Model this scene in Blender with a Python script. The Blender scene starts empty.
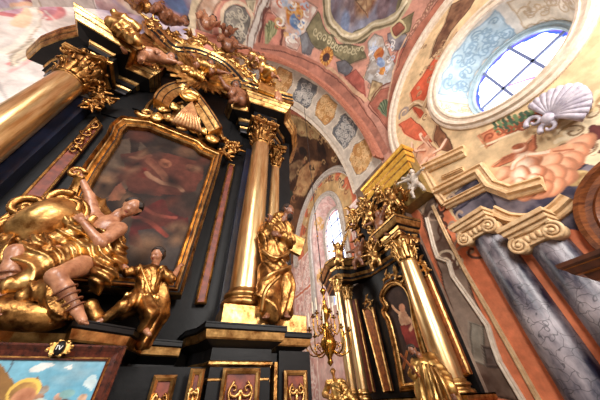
import bpy, math, random
import numpy as np
from math import sin, cos, pi, radians
random.seed(7); rng = np.random.default_rng(7)
SC = bpy.context.scene; COL = SC.collection
# ------------------------------------------------------------------ camera calibration
F = 238.0
u_ = np.array([-14.4, -275.5, F]); u_ /= np.linalg.norm(u_)
g_ = np.array([0, 0, 1.]) - u_[2]*u_; g_ /= np.linalg.norm(g_)
r_ = np.cross(g_, u_); r_ *= np.sign(r_[0])
AZ = radians(26)
FW = np.array([sin(AZ), cos(AZ), 0]); RW = np.array([cos(AZ), -sin(AZ), 0]); UW = np.array([0, 0, 1.])
EYE = np.array([0, 0, 1.6])
def c2w(d): return d.dot(r_)*RW + d.dot(g_)*FW + d.dot(u_)*UW
def ray(px, py):
    w = c2w(np.array([px-300, py-200, F])); return w/np.linalg.norm(w)
def onX(px, py, x): d = ray(px, py); return EYE + d*(x/d[0])      # measured point on a plane x = const
def onY(px, py, y): d = ray(px, py); return EYE + d*(y/d[1])
def onZ(px, py, z): d = ray(px, py); return EYE + d*((z-1.6)/d[2])
cam = bpy.data.cameras.new('camera'); cam.sensor_width = 36; cam.lens = F/600*36; cam.clip_end = 200
co = bpy.data.objects.new('camera', cam); COL.objects.link(co); SC.camera = co
from mathutils import Matrix, Vector
ex, ey, ez = c2w(np.array([1., 0, 0])), c2w(np.array([0, 1., 0])), c2w(np.array([0, 0, 1.]))
M = Matrix.Identity(4)
for i in range(3):
    M[i][0] = ex[i]; M[i][1] = -ey[i]; M[i][2] = -ez[i]; M[i][3] = EYE[i]
co.matrix_world = M
SC.view_settings.view_transform = 'Standard'; SC.view_settings.look = 'None'; SC.view_settings.gamma = 1; SC.view_settings.exposure = 0.0
# ------------------------------------------------------------------ materials
def lin(c):
    c = np.array(c[:3], float)/255
    return tuple(np.where(c < .04045, c/12.92, ((c+.055)/1.055)**2.4))
def mat(name, rgb, rgb2=None, metal=0, rough=.5, scale=8, bump=.0, bscale=30, stretch=(1, 1, 1), emis=None, es=0, spec=.5, lo=.35, hi=.65):
    m = bpy.data.materials.new(name); m.use_nodes = True; nt = m.node_tree; b = nt.nodes['Principled BSDF']
    b.inputs['Metallic'].default_value = metal; b.inputs['Roughness'].default_value = rough
    b.inputs['Specular IOR Level'].default_value = spec
    c1 = lin(rgb); b.inputs['Base Color'].default_value = (*c1, 1)
    tc = nt.nodes.new('ShaderNodeTexCoord'); mp = nt.nodes.new('ShaderNodeMapping'); mp.inputs['Scale'].default_value = stretch
    nt.links.new(tc.outputs['Object'], mp.inputs['Vector'])
    if rgb2 is not None:
        n = nt.nodes.new('ShaderNodeTexNoise'); n.inputs['Scale'].default_value = scale; n.inputs['Detail'].default_value = 6; n.inputs['Roughness'].default_value = .62
        cr = nt.nodes.new('ShaderNodeValToRGB'); cr.color_ramp.elements[0].position = lo; cr.color_ramp.elements[1].position = hi
        cr.color_ramp.elements[0].color = (*lin(rgb2), 1); cr.color_ramp.elements[1].color = (*c1, 1)
        nt.links.new(mp.outputs[0], n.inputs['Vector']); nt.links.new(n.outputs[0], cr.inputs[0]); nt.links.new(cr.outputs[0], b.inputs['Base Color'])
    if bump:
        n2 = nt.nodes.new('ShaderNodeTexNoise'); n2.inputs['Scale'].default_value = bscale; n2.inputs['Detail'].default_value = 4
        bp = nt.nodes.new('ShaderNodeBump'); bp.inputs['Strength'].default_value = bump; bp.inputs['Distance'].default_value = .02
        nt.links.new(mp.outputs[0], n2.inputs['Vector']); nt.links.new(n2.outputs[0], bp.inputs['Height']); nt.links.new(bp.outputs[0], b.inputs['Normal'])
    if emis:
        b.inputs['Emission Color'].default_value = (*lin(emis), 1); b.inputs['Emission Strength'].default_value = es
    return m
def paintmat(name, rough=.7, noise=.25, scale=3, spec=.3, emis=0):
    """colour attribute (the painted decoration) multiplied by fine plaster mottling"""
    m = bpy.data.materials.new(name); m.use_nodes = True; nt = m.node_tree; b = nt.nodes['Principled BSDF']
    b.inputs['Roughness'].default_value = rough; b.inputs['Specular IOR Level'].default_value = spec
    a = nt.nodes.new('ShaderNodeVertexColor'); a.layer_name = 'paint'
    tc = nt.nodes.new('ShaderNodeTexCoord'); n = nt.nodes.new('ShaderNodeTexNoise'); n.inputs['Scale'].default_value = scale; n.inputs['Detail'].default_value = 8; n.inputs['Roughness'].default_value = .65
    mr = nt.nodes.new('ShaderNodeMapRange'); mr.inputs['From Min'].default_value = .3; mr.inputs['From Max'].default_value = .7
    mr.inputs['To Min'].default_value = 1-noise; mr.inputs['To Max'].default_value = 1+noise*.6
    mx = nt.nodes.new('ShaderNodeVectorMath'); mx.operation = 'SCALE'
    nt.links.new(tc.outputs['Object'], n.inputs['Vector']); nt.links.new(n.outputs[0], mr.inputs[0])
    nt.links.new(a.outputs[0], mx.inputs[0]); nt.links.new(mr.outputs[0], mx.inputs['Scale']); nt.links.new(mx.outputs[0], b.inputs['Base Color'])
    if emis:
        nt.links.new(mx.outputs[0], b.inputs['Emission Color']); b.inputs['Emission Strength'].default_value = emis
    return m
GOLD = mat('gilding', (216, 172, 108), (124, 82, 42), 1, .38, 5, .25, 18, lo=.36, hi=.62)
GOLDB = mat('bright_gilding', (244, 204, 128), (190, 138, 72), 1, .38, 5, .2, 18)
GOLDD = mat('aged_gilding', (190, 140, 80), (84, 50, 26), 1, .38, 7, .35, 25, lo=.35, hi=.62)
GOLDC = mat('column_gilding', (232, 200, 148), (184, 138, 86), .88, .28, 4, .12, 14, stretch=(3, 3, .3))
BLACK = mat('black_lacquer', (9, 9, 10), (20, 19, 20), 0, .44, 3, .12, 10, spec=.2)
RED = mat('red_marbling', (126, 56, 34), (76, 26, 18), 0, .5, 7, .05)
SKIN = mat('painted_flesh', (184, 132, 100), (134, 84, 58), 0, .35, 9, .1, 20)
SKIND = mat('dark_flesh', (142, 92, 64), (92, 52, 32), 0, .4, 9, .1, 20)
HAIR = mat('dark_hair', (46, 30, 20), (26, 16, 10), 0, .6, 20, .8, 40)
EYEM = mat('eye_paint', (25, 15, 12), rough=.3)
LIP = mat('lip_paint', (130, 48, 40), rough=.4)
STUCCO = mat('white_stucco', (222, 208, 190), (196, 176, 154), 0, .6, 5, .2, 20)
GREYST = mat('grey_white_stucco', (205, 196, 186), (176, 164, 152), 0, .6, 5, .2, 20)
BLUEST = mat('pale_blue_stucco', (190, 212, 222), (165, 190, 204), 0, .6, 5, .2, 20)
CREAM = mat('cream_plaster', (222, 190, 146), (190, 152, 108), 0, .6, 5, .2, 20)
GOLDY = mat('yellow_gilding', (252, 206, 96), (222, 160, 58), .55, .45, 5, .15, 18)
CORAL = mat('coral_plaster', (222, 132, 98), (200, 108, 76), 0, .6, 3, .1)
WOOD = mat('warm_wood', (132, 76, 40), (80, 40, 20), 0, .35, 4, .1, 20, stretch=(1, 1, 5))
DWOOD = mat('dark_polished_wood', (86, 38, 24), (40, 15, 10), 0, .22, 5, .05, stretch=(4, 1, 4))
SLATE = mat('slate_veined_paint', (120, 112, 122), (52, 48, 66), 0, .45, 3, .05)
# ------------------------------------------------------------------ objects
ORG = {}
def props(o, label=None, cat=None, group=None, kind=None):
    if label: o['label'] = label
    if cat: o['category'] = cat
    if group: o['group'] = group
    if kind: o['kind'] = kind
    return o
def thing(name, label, cat, loc=(0, 0, 0), group=None):
    o = bpy.data.objects.new(name, None); COL.objects.link(o); o.location = [float(v) for v in loc]; o.empty_display_size = .1
    ORG[o.name] = np.array(loc, float); return props(o, label, cat, group)
class G:
    """collects vertices and faces of ONE mesh"""
    def __init__(s): s.v = []; s.f = []; s.m = []; s.n = 0; s.sm = []
    def add(s, V, Fs, m=0, smooth=True):
        V = np.asarray(V, float); s.v.append(V)
        for i, f in enumerate(Fs):
            s.f.append([int(k)+s.n for k in f]); s.m.append(m if np.isscalar(m) else m[i]); s.sm.append(smooth)
        s.n += len(V); return s
    def box(s, c, d, rot=None, m=0, taper=1.0):
        V = np.array([[x, y, z] for z in (-.5, .5) for y in (-.5, .5) for x in (-.5, .5)])
        V[4:, :2] *= taper; V = V*np.array(d)
        if rot is not None: V = V @ np.array(rot).T
        return s.add(V+np.array(c), [(0, 2, 3, 1), (4, 5, 7, 6), (0, 1, 5, 4), (2, 6, 7, 3), (0, 4, 6, 2), (1, 3, 7, 5)], m, False)
    def bar(s, a, b, w, d=None, m=0, up=(0, 0, 1)):
        a = np.array(a, float); b = np.array(b, float); t = b-a; L = np.linalg.norm(t); t /= L
        x = np.cross(up, t); x = x/np.linalg.norm(x) if np.linalg.norm(x) > 1e-4 else np.array([1., 0, 0]); y = np.cross(t, x)
        return s.box((a+b)/2, (w, d or w, L), np.array([x, y, t]).T, m)
    def tube(s, P, R, n=10, m=0, cap=True, flat=1.0, up=None):
        P = np.asarray(P, float); R = np.broadcast_to(np.asarray(R, float), (len(P),))
        T = np.gradient(P, axis=0); T /= np.linalg.norm(T, axis=1)[:, None]+1e-9
        ref = np.array(up if up is not None else ((0, 0, 1) if abs(T[0][2]) < .9 else (1, 0, 0)), float)
        V = []; 
        for p, t, r in zip(P, T, R):
            x = np.cross(t, ref); nx = np.linalg.norm(x)
            if nx < 1e-3: x = np.cross(t, (.3, .9, .2)); nx = np.linalg.norm(x)
            x /= nx; y = np.cross(x, t)
            if up is None: ref = y
            for k in range(n):
                a = 2*pi*k/n; V.append(p+r*(cos(a)*x+sin(a)*y*flat))
        Fs = [(i*n+k, i*n+(k+1) % n, (i+1)*n+(k+1) % n, (i+1)*n+k) for i in range(len(P)-1) for k in range(n)]
        if cap: Fs += [tuple(range(n))[::-1], tuple((len(P)-1)*n+k for k in range(n))]
        return s.add(V, Fs, m)
    def lathe(s, prof, c=(0, 0, 0), n=24, m=0, axis=(0, 0, 1), a0=0, a1=2*pi, scale=(1, 1)):
        """prof: (radius, height[, mat])"""
        ax = np.array(axis, float); ax /= np.linalg.norm(ax)
        x = np.cross((0, 1, 0), ax) if abs(ax[1]) < .9 else np.array([1., 0, 0]); x = x/np.linalg.norm(x); y = np.cross(ax, x)
        full = abs(a1-a0-2*pi) < 1e-6; N = n if full else n+1; V = []; 
        for p in prof:
            for k in range(N):
                a = a0+(a1-a0)*k/n; V.append(np.array(c)+p[0]*(cos(a)*x*scale[0]+sin(a)*y*scale[1])+p[1]*ax)
        Fs = []; ms = []
        for i in range(len(prof)-1):
            mm = prof[i][2] if len(prof[i]) > 2 else m
            for k in range(n):
                Fs.append((i*N+k, i*N+(k+1) % N, (i+1)*N+(k+1) % N, (i+1)*N+k)); ms.append(mm)
        return s.add(V, Fs, ms)
    def ball(s, c, r, n=10, m=0, rot=None):
        r = np.broadcast_to(np.asarray(r, float), (3,)); V = []; k = n
        for i in range(k+1):
            t = pi*i/k
            for j in range(2*k):
                a = pi*j/k; V.append((sin(t)*cos(a), sin(t)*sin(a), cos(t)))
        V = np.array(V)*r
        if rot is not None: V = V @ np.array(rot).T
        Fs = [(i*2*k+j, (i+1)*2*k+j, (i+1)*2*k+(j+1) % (2*k), i*2*k+(j+1) % (2*k)) for i in range(k) for j in range(2*k)]
        return s.add(V+np.array(c), Fs, m)
    def sweep(s, path, prof, N=(0, 0, 1), side=1, closed=False, ends=True, smooth=False):
        """prof: (a, b, mat) ; a = in-plane outward (side), b = along N; mitred"""
        P = np.array(path, float); N = np.array(N, float); n = len(P); O = []
        for i in range(n):
            a = P[i]-P[i-1] if (i > 0 or closed) else None; b = P[(i+1) % n]-P[i] if (i < n-1 or closed) else None
            if a is None: a = b
            if b is None: b = a
            a = a/(np.linalg.norm(a)+1e-9); b = b/(np.linalg.norm(b)+1e-9)
            na = np.cross(a, N)*side; nb = np.cross(b, N)*side; q = na+nb; q /= np.linalg.norm(q)+1e-9
            O.append(q/max(.35, q.dot(na)))
        k = len(prof); V = []
        for i in range(n):
            for p in prof: V.append(P[i]+O[i]*p[0]+N*p[1])
        Fs = []; ms = []
        for i in range(n if closed else n-1):
            j = (i+1) % n
            for q in range(k-1):
                Fs.append((i*k+q, i*k+q+1, j*k+q+1, j*k+q)); ms.append(prof[q][2] if len(prof[q]) > 2 else 0)
        if ends and not closed:
            Fs += [tuple(range(k)), tuple((n-1)*k+q for q in range(k))[::-1]]; ms += [0, 0]
        return s.add(V, Fs, ms, smooth)
    def prism(s, poly, N, t, m=0, mside=None):
        """flat polygon (3D points) extruded by t along N"""
        P = np.array(poly, float); n = len(P); N = np.array(N, float)
        V = np.vstack([P, P+N*t]); Fs = [tuple(range(n)), tuple(range(2*n-1, n-1, -1))]+[(i, (i+1) % n, n+(i+1) % n, n+i) for i in range(n)]
        ms = [m, m]+[m if mside is None else mside]*n
        return s.add(V, Fs, ms, False)
    def make(s, name, mats, parent=None, label=None, cat=None, group=None, kind=None, bevel=0, auto=None):
        V = np.vstack(s.v); mats = mats if isinstance(mats, (list, tuple)) else [mats]
        org = ORG.get(parent.name, np.zeros(3)) if parent else np.zeros(3)
        base = np.zeros(3)
        if parent is None:
            base = np.array([V[:, 0].mean(), V[:, 1].mean(), V[:, 2].min()])
        me = bpy.data.meshes.new(name); me.from_pydata((V-org-base).tolist(), [], s.f)
        for m in mats: me.materials.append(m)
        me.polygons.foreach_set('material_index', np.array(s.m, dtype=np.int32)); me.polygons.foreach_set('use_smooth', np.array(s.sm, dtype=bool))
        me.update()
        o = bpy.data.objects.new(name, me); COL.objects.link(o)
        if parent: o.parent = parent
        else: o.location = base.tolist()
        ORG[o.name] = org+base
        if parent and parent.type == 'MESH': pass
        if bevel:
            b = o.modifiers.new('bevel', 'BEVEL'); b.width = bevel; b.segments = 2; b.limit_method = 'ANGLE'
        return props(o, label, cat, group, kind)
def kids(o): return [c for c in bpy.data.objects if c.parent == o]
def dup(o, loc=None, rotz=None, scale=None, label=None, group=None, parent=None, rot=None):
    c = o.copy(); COL.objects.link(c)
    if parent is not None: c.parent = parent
    if loc is not None: c.location = [float(v) for v in loc]
    if rotz is not None: c.rotation_euler = (0, 0, rotz)
    if rot is not None: c.rotation_euler = rot
    if scale is not None: c.scale = (scale,)*3 if np.isscalar(scale) else scale
    if label: c['label'] = label
    if group: c['group'] = group
    for ch in kids(o): dup(ch, parent=c)
    return c
def arc(c, r, a0, a1, n, plane='xz', r2=None):
    """points of an arc; plane gives the two axes"""
    ax = {'xz': (0, 2), 'yz': (1, 2), 'xy': (0, 1)}[plane]; r2 = r2 or r; out = []
    for i in range(n+1):
        a = radians(a0+(a1-a0)*i/n); p = np.array(c, float); p[ax[0]] += r*cos(a); p[ax[1]] += r2*sin(a); out.append(p)
    return np.array(out)
def smooth_path(P, n=8, closed=False):
    """Catmull-Rom"""
    P = np.array(P, float); k = len(P); out = []
    for i in range(k if closed else k-1):
        p0 = P[(i-1) % k] if (closed or i > 0) else P[0]; p1 = P[i]; p2 = P[(i+1) % k]; p3 = P[(i+2) % k] if (closed or i+2 < k) else P[-1]
        for j in range(n):
            t = j/n; out.append(.5*((2*p1)+(-p0+p2)*t+(2*p0-5*p1+4*p2-p3)*t*t+(-p0+3*p1-3*p2+p3)*t**3))
    if not closed: out.append(P[-1])
    return np.array(out)
# ------------------------------------------------------------------ noise
def _h(i, j, s): 
    v = np.sin(i*127.1+j*311.7+s*74.7)*43758.5453; return v-np.floor(v)
def vnoise(x, y, s=0):
    i = np.floor(x); j = np.floor(y); fx = x-i; fy = y-j; fx = fx*fx*(3-2*fx); fy = fy*fy*(3-2*fy)
    return (_h(i, j, s)*(1-fx)+_h(i+1, j, s)*fx)*(1-fy)+(_h(i, j+1, s)*(1-fx)+_h(i+1, j+1, s)*fx)*fy
def fbm(x, y, s=0, o=4):
    t = 0; a = .5; 
    for k in range(o): t = t+a*vnoise(x*2**k, y*2**k, s+k); a *= .5
    return t/(1-.5**o)
# ------------------------------------------------------------------ painting on a surface grid
class Canvas:
    """painted decoration held in surface coordinates (metres on the surface)"""
    warp = .12
    def __init__(s, U, V, base):
        s.U = U; s.V = V; s.C = np.zeros(U.shape+(3,)); s.C[:] = lin(base); w_ = s.warp; s.U0, s.V0 = U, V; s.U = U+w_*(fbm(U*2.2, V*2.2, 3, 2)-.5); s.V = V+w_*(fbm(U*2.2, V*2.2, 9, 2)-.5)
    def mix(s, mask, col): 
        c = np.array(lin(col)); s.C = s.C*(1-mask[..., None])+c*mask[..., None]
    def poly(s, P, col, mott=None, sc=3., soft=0, clipd=None):
        P = np.asarray(P, float); x, y = s.U, s.V
        bb = (x >= P[:, 0].min()) & (x <= P[:, 0].max()) & (y >= P[:, 1].min()) & (y <= P[:, 1].max())
        ins = np.zeros(x.shape, bool); xs = x[bb]; ys = y[bb]; t = np.zeros(xs.shape, bool); n = len(P)
        for i in range(n):
            x1, y1 = P[i]; x2, y2 = P[(i+1) % n]
            if y1 == y2: continue
            c = ((y1 > ys) != (y2 > ys)) & (xs < (x2-x1)*(ys-y1)/(y2-y1)+x1); t ^= c
        ins[bb] = t; s._paint(ins.astype(float), col, mott, sc); return ins
    def _paint(s, mask, col, mott, sc):
        if mott is not None:
            f = np.clip((fbm(s.U*sc, s.V*sc, sum(col) % 17, 5)-.32)*2.8, 0, 1)[..., None]
            c = np.array(lin(col))*(f)+np.array(lin(mott))*(1-f); s.C = s.C*(1-mask[..., None])+c*mask[..., None]
        else: s.mix(mask, col)
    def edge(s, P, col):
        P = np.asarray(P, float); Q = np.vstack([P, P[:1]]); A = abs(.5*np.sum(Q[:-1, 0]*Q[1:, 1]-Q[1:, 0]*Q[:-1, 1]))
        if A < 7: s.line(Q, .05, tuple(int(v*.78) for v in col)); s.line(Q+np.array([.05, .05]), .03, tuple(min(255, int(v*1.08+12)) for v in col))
    def ell(s, c, rx, ry, ang, col, mott=None, sc=3., soft=.15):
        a = radians(ang); dx = s.U-c[0]; dy = s.V-c[1]; p = (dx*cos(a)+dy*sin(a))/rx; q = (-dx*sin(a)+dy*cos(a))/ry
        d = np.sqrt(p*p+q*q); s._paint(np.clip((1-d)/soft+.5, 0, 1) if soft else (d < 1).astype(float), col, mott, sc)
    def line(s, P, w, col, mott=None, sc=3., taper=False):
        P = np.asarray(P, float); n = len(P)
        for i in range(n-1):
            a, b = P[i], P[i+1]; ww = w*(1-.8*i/n) if taper else w; 
            m = (s.U > min(a[0], b[0])-ww) & (s.U < max(a[0], b[0])+ww) & (s.V > min(a[1], b[1])-ww) & (s.V < max(a[1], b[1])+ww)
            if not m.any(): continue
            x = s.U[m]-a[0]; y = s.V[m]-a[1]; d = b-a; L = d@d+1e-9; t = np.clip((x*d[0]+y*d[1])/L, 0, 1)
            q = np.hypot(x-t*d[0], y-t*d[1]); k = np.clip((ww/2-q)/(.02)+.5, 0, 1)
            c = np.array(lin(col)); s.C[m] = s.C[m]*(1-k[:, None])+c*k[:, None]
    def scroll(s, c, r, ang, turns, w, col, hand=1):
        t = np.linspace(0, 1, 26); a = radians(ang)+hand*turns*2*pi*t; rr = r*(1-t*.9)
        s.line(np.stack([c[0]+rr*np.cos(a), c[1]+rr*np.sin(a)], 1), w, col)
    def vary(s, amt, sc, seed=0):
        f = 1+amt*(fbm(s.U*sc, s.V*sc, seed, 5)-.5)*2; s.C *= f[..., None]
def grid_mesh(name, XYZ, C, m, keep=None, parent=None, **kw):
    """surface from a grid of points, colours in attribute 'paint'"""
    a, b = XYZ.shape[:2]; idx = np.arange(a*b).reshape(a, b)
    q = np.stack([idx[:-1, :-1], idx[1:, :-1], idx[1:, 1:], idx[:-1, 1:]], -1).reshape(-1, 4)
    if keep is not None:
        k = keep.reshape(-1); q = q[k[q].all(1)]
    used = np.unique(q); re = np.full(a*b, -1); re[used] = np.arange(len(used)); q = re[q]
    V = XYZ.reshape(-1, 3)[used]; Cc = C.reshape(-1, 3)[used]
    org = ORG[parent.name] if parent else np.zeros(3)
    me = bpy.data.meshes.new(name); me.vertices.add(len(V)); me.vertices.foreach_set('co', (V-org).reshape(-1))
    me.loops.add(q.size); me.loops.foreach_set('vertex_index', q.reshape(-1).astype(np.int32))
    me.polygons.add(len(q)); me.polygons.foreach_set('loop_start', (np.arange(len(q))*4).astype(np.int32)); me.polygons.foreach_set('loop_total', np.full(len(q), 4, dtype=np.int32))
    me.update(calc_edges=True); me.validate()
    me.polygons.foreach_set('use_smooth', np.ones(len(me.polygons), bool))
    at = me.color_attributes.new('paint', 'FLOAT_COLOR', 'POINT'); at.data.foreach_set('color', np.hstack([np.clip(Cc, 0, 1), np.ones((len(Cc), 1))]).reshape(-1))
    me.materials.append(m); o = bpy.data.objects.new(name, me); COL.objects.link(o)
    if parent: o.parent = parent
    ORG[o.name] = org
    return props(o, kw.get('label'), kw.get('cat'), kw.get('group'), kw.get('kind'))
# ------------------------------------------------------------------ carved figures: smooth union of round cones, meshed by surface nets
def nets(fn, lo, hi, h):
    lo = np.array(lo, float); hi = np.array(hi, float); n = np.ceil((hi-lo)/h).astype(int)+1
    ax = [lo[i]+h*np.arange(n[i]) for i in range(3)]
    X, Y_, Z_ = np.meshgrid(*ax, indexing='ij'); D = fn(X, Y_, Z_)
    s = D < 0; c = np.zeros(tuple(n-1), int)
    acc = np.zeros(tuple(n-1)+(3,)); cnt = np.zeros(tuple(n-1))
    sl = lambda o: tuple(slice(o[i], o[i]+n[i]-1) for i in range(3))
    cor = [(i, j, k) for i in (0, 1) for j in (0, 1) for k in (0, 1)]
    for a in cor:
        for ax_ in range(3):
            if a[ax_]: continue
            b = list(a); b[ax_] = 1; b = tuple(b); da = D[sl(a)]; db = D[sl(b)]; x = (da < 0) != (db < 0)
            t = np.where(x, da/(da-db+1e-12*(da == db)), 0); p = np.zeros(x.shape+(3,)); 
            for q in range(3): p[..., q] = a[q]
            p[..., ax_] += t; acc += p*x[..., None]; cnt += x
    act = cnt > 0; ids = np.full(act.shape, -1); ids[act] = np.arange(act.sum())
    I = np.argwhere(act); V = lo+h*(I+acc[act]/cnt[act][:, None]); Q = []
    for ax_ in range(3):
        e = [slice(1, -1)]*3; e0 = e.copy(); e1 = e.copy(); e0[ax_] = slice(0, n[ax_]-1); e1[ax_] = slice(1, n[ax_])
        a = s[tuple(e0)]; b = s[tuple(e1)]; cr = a != b; W = np.argwhere(cr)
        if not len(W): continue
        fl = a[cr]; b1, b2 = [q for q in range(3) if q != ax_]; W = W.copy(); W[:, b1] += 1; W[:, b2] += 1
        def cell(d1, d2): w = W.copy(); w[:, b1] += d1; w[:, b2] += d2; return ids[w[:, 0], w[:, 1], w[:, 2]]
        q = np.stack([cell(-1, -1), cell(0, -1), cell(0, 0), cell(-1, 0)], 1)
        if ax_ == 1: q = q[:, ::-1]
        q[~fl] = q[~fl][:, ::-1]; Q.append(q)
    return V, np.vstack(Q)
def sdf_fn(prims, k=.03, fold=0, fk=30, seed=0, cut=(), fd=(.8, .45, .2)):
    """prims: (a, b, ra, rb[, flat axis vec, factor])"""
    def fn(X, Y_, Z_):
        P = np.stack([X, Y_, Z_], -1); acc = None
        for pr in prims:
            a = np.array(pr[0], float); b = np.array(pr[1], float); ra, rb = pr[2], pr[3]; ab = b-a; L = ab@ab+1e-9
            pa = P-a; t = np.clip((pa@ab)/L, 0, 1); q = pa-t[..., None]*ab
            if len(pr) > 4:
                ax = np.array(pr[4], float); ax /= np.linalg.norm(ax); q = q+(pr[5]-1)*(q@ax)[..., None]*ax
            d = np.linalg.norm(q, axis=-1)-(ra+(rb-ra)*t)
            if acc is None: acc = d
            else:
                hh = np.maximum(k-np.abs(acc-d), 0)/k; acc = np.minimum(acc, d)-hh*hh*k*.25
        for pr in cut:
            d = np.linalg.norm(P-np.array(pr[0]), axis=-1)-pr[1]; acc = np.maximum(acc, -d)
        if fold:
            d_ = np.array(fd, float); d_ /= np.linalg.norm(d_)
            w = (P@d_)*fk+1.7*np.sin(Z_*fk*.21+X*fk*.13+seed)+.9*np.sin(X*fk*.37-Z_*fk*.3+Y_*fk*.3+seed*2.3)
            r1 = 1-np.abs(np.sin(w)); r2 = 1-np.abs(np.sin(w*1.9+2*np.sin(Z_*fk*.3+seed))); md = .5+.5*np.sin(X*fk*.3+Z_*fk*.24+Y_*fk*.2+seed)
            acc = acc-fold*(1.5*r1*(.45+.55*md)+.7*r2*(1-md)-.55)
        return acc
    return fn
def carve(name, prims, m, parent=None, h=.03, k=.04, fold=0, fk=30, seed=0, cut=(), fd=(.8, .45, .2), **kw):
    P = np.array([p[0] for p in prims]+[p[1] for p in prims], float); R = max(max(p[2], p[3]) for p in prims)+abs(fold)+2.5*h
    V, Q = nets(sdf_fn(prims, k, fold, fk, seed, cut, fd), P.min(0)-R, P.max(0)+R, h)
    g = G(); g.add(V, Q); return g.make(name, m, parent, **kw)
# ================================================================== THE SETTING
def proj(P):
    v = P-EYE; a = v@RW; b = v@FW; c = v@UW
    X = a*r_[0]+b*g_[0]+c*u_[0]; Y = a*r_[1]+b*g_[1]+c*u_[1]; Z = a*r_[2]+b*g_[2]+c*u_[2]
    Z = np.where(Z > .05, Z, 1e-6); return 300+F*X/Z, 200+F*Y/Z, Z
class Surf:
    """a gridded surface; q() looks up where a measured point lies on it, in surface metres"""
    def __init__(s, XYZ, U, V, base): 
        s.P = XYZ; s.cv = Canvas(U, V, base); x, y, z = proj(XYZ); s.x = np.where(z > .1, x, 1e6); s.y = y
    def q(s, px, py):
        k = np.argmin((s.x-px)**2+(s.y-py)**2); return np.array([s.cv.U0.flat[k], s.cv.V0.flat[k]])
    def qs(s, pts): return np.array([s.q(*p) for p in pts])
    def at3(s, px, py): k = np.argmin((s.x-px)**2+(s.y-py)**2); return s.P.reshape(-1, 3)[k]
FRESCO = paintmat('fresco_paint', noise=.3, scale=2.2)
def mprof(w, h, mats=(0, 0, 0)):
    a = w/2; return [(-a, 0, mats[0]), (-a, h*.6, mats[0]), (-a*.7, h*.75, mats[0]), (-a*.55, h*.45, mats[1]), (-a*.15, h*.55, mats[1]), (0, h*.95, mats[1]), (a*.35, h, mats[1]), (a*.5, h*.55, mats[1]), (a*.8, h*.5, mats[2]), (a, h*.35, mats[2]), (a, 0, mats[2])]
XE = 8.0                                                   # east wall
# ---- floor
g = G(); g.box((0, 6, -.1), (30, 40, .2)); g.make('floor', mat('stone_floor', (150, 140, 128), (110, 100, 92), 0, .4, 1.5), kind='structure')
# ---- nave east wall with lunette
LC = np.array([-.1, 11.0]); LR = 4.9; OC = np.array([-.1, 10.9]); OR = 2.3
du = .028
ys = np.arange(-6.5, 5.56, du); zs = np.arange(0, 16.1, du); Yg, Zg = np.meshgrid(ys, zs, indexing='ij')
P = np.stack([np.full_like(Yg, XE), Yg, Zg], -1)
keep = ((Zg < LC[1]) | (np.hypot(Yg-LC[0], Zg-LC[1]) < LR+.12)) & (np.hypot(Yg-OC[0], Zg-OC[1]) > OR-.03)
S = Surf(P, Yg, Zg, (214, 184, 142)); c = S.cv; q = S.qs
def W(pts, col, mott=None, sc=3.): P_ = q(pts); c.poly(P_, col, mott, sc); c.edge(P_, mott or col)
def WL(pts, w, col, n=6): c.line(smooth_path(q(pts), n), w, col)
# lower coral field, slate marble fields
c.poly([(5.6, 0), (5.6, 8), (4.4, 9.2), (3.9, 6.3), (-6.5, 5.2), (-6.5, 0)], (226, 134, 94), (212, 118, 80), 1.2)
W([(447, 200), (476, 176), (520, 196), (566, 180), (600, 150), (640, 150), (640, 235), (585, 232), (498, 214), (462, 222)], (126, 116, 124), (52, 48, 66), 2.6)
W([(455, 212), (489, 190), (500, 215), (482, 232)], (120, 112, 122), (50, 46, 64), 2.2)
# cartouche at the right
W([(580, 128), (590, 122), (612, 118), (640, 130), (640, 170), (606, 158), (590, 155), (580, 142)], (92, 42, 40), (60, 24, 26))
WL([(577, 128), (590, 119), (602, 120)], .3, (210, 190, 158)); WL([(577, 128), (579, 145), (592, 157), (606, 160)], .3, (222, 200, 165)); WL([(580, 130), (582, 143), (593, 153)], .08, (120, 92, 66))
for x, y, r, a in ((573, 130, .28, 40), (585, 146, .25, 200), (566, 150, .34, 90), (572, 160, .3, -60), (590, 112, .3, 30)):
    c.scroll(q([(x, y)])[0], r, a, 1.2, .1, (232, 212, 178)); c.scroll(q([(x+1, y+1)])[0], r*.8, a, 1.2, .04, (130, 100, 70))
for k in range(9):
    a = radians(200+k*20); o = q([(590, 110)])[0]; c.line([o, o+.5*np.array([cos(a), -sin(a)])], .09, (228, 206, 168) if k % 2 else (170, 138, 98))
c.ell(q([(577, 178)])[0], .22, .2, 0, (216, 186, 130), (150, 112, 70), 9)
# cherub on coral clouds
def blob(x, y, r, hi, lo, k=1.0, a=0): o = q([(x, y)])[0]; c.ell(o-np.array([.03, .03]), r*1.16, r*1.06*k, a, tuple(int(v*.82) for v in lo), None, 4, .12); c.ell(o, r*1.05, r*.95*k, a, lo, None, 4, .25); c.ell(o+np.array([.06, .09])*r*2, r*.8, r*.7*k, a, hi, None, 4, .9)
for x, y, r in ((578, 144, .3), (572, 152, .34), (566, 160, .36), (558, 168, .4), (549, 160, .3), (560, 178, .34), (548, 176, .42), (550, 186, .34), (536, 180, .42), (538, 190, .34), (524, 182, .42), (526, 192, .3), (510, 180, .38), (514, 188, .28), (502, 174, .28), (516, 173, .26)): blob(x, y, r*.74, (242, 190, 154), (212, 142, 106))
W([(494, 167), (505, 158), (519, 152), (522, 156), (512, 162), (500, 167)], (206, 138, 100), (176, 100, 68), 5); W([(525, 152), (528, 142), (535, 135), (537, 145), (532, 153)], (206, 132, 92), (176, 100, 68), 5)
for k in range(6): WL([(498+k*4, 165-k*2), (504+k*3.4, 158-k*1.1)], .03, (160, 92, 64), 2)
HI, LO = (255, 228, 200), (206, 132, 96)
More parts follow.
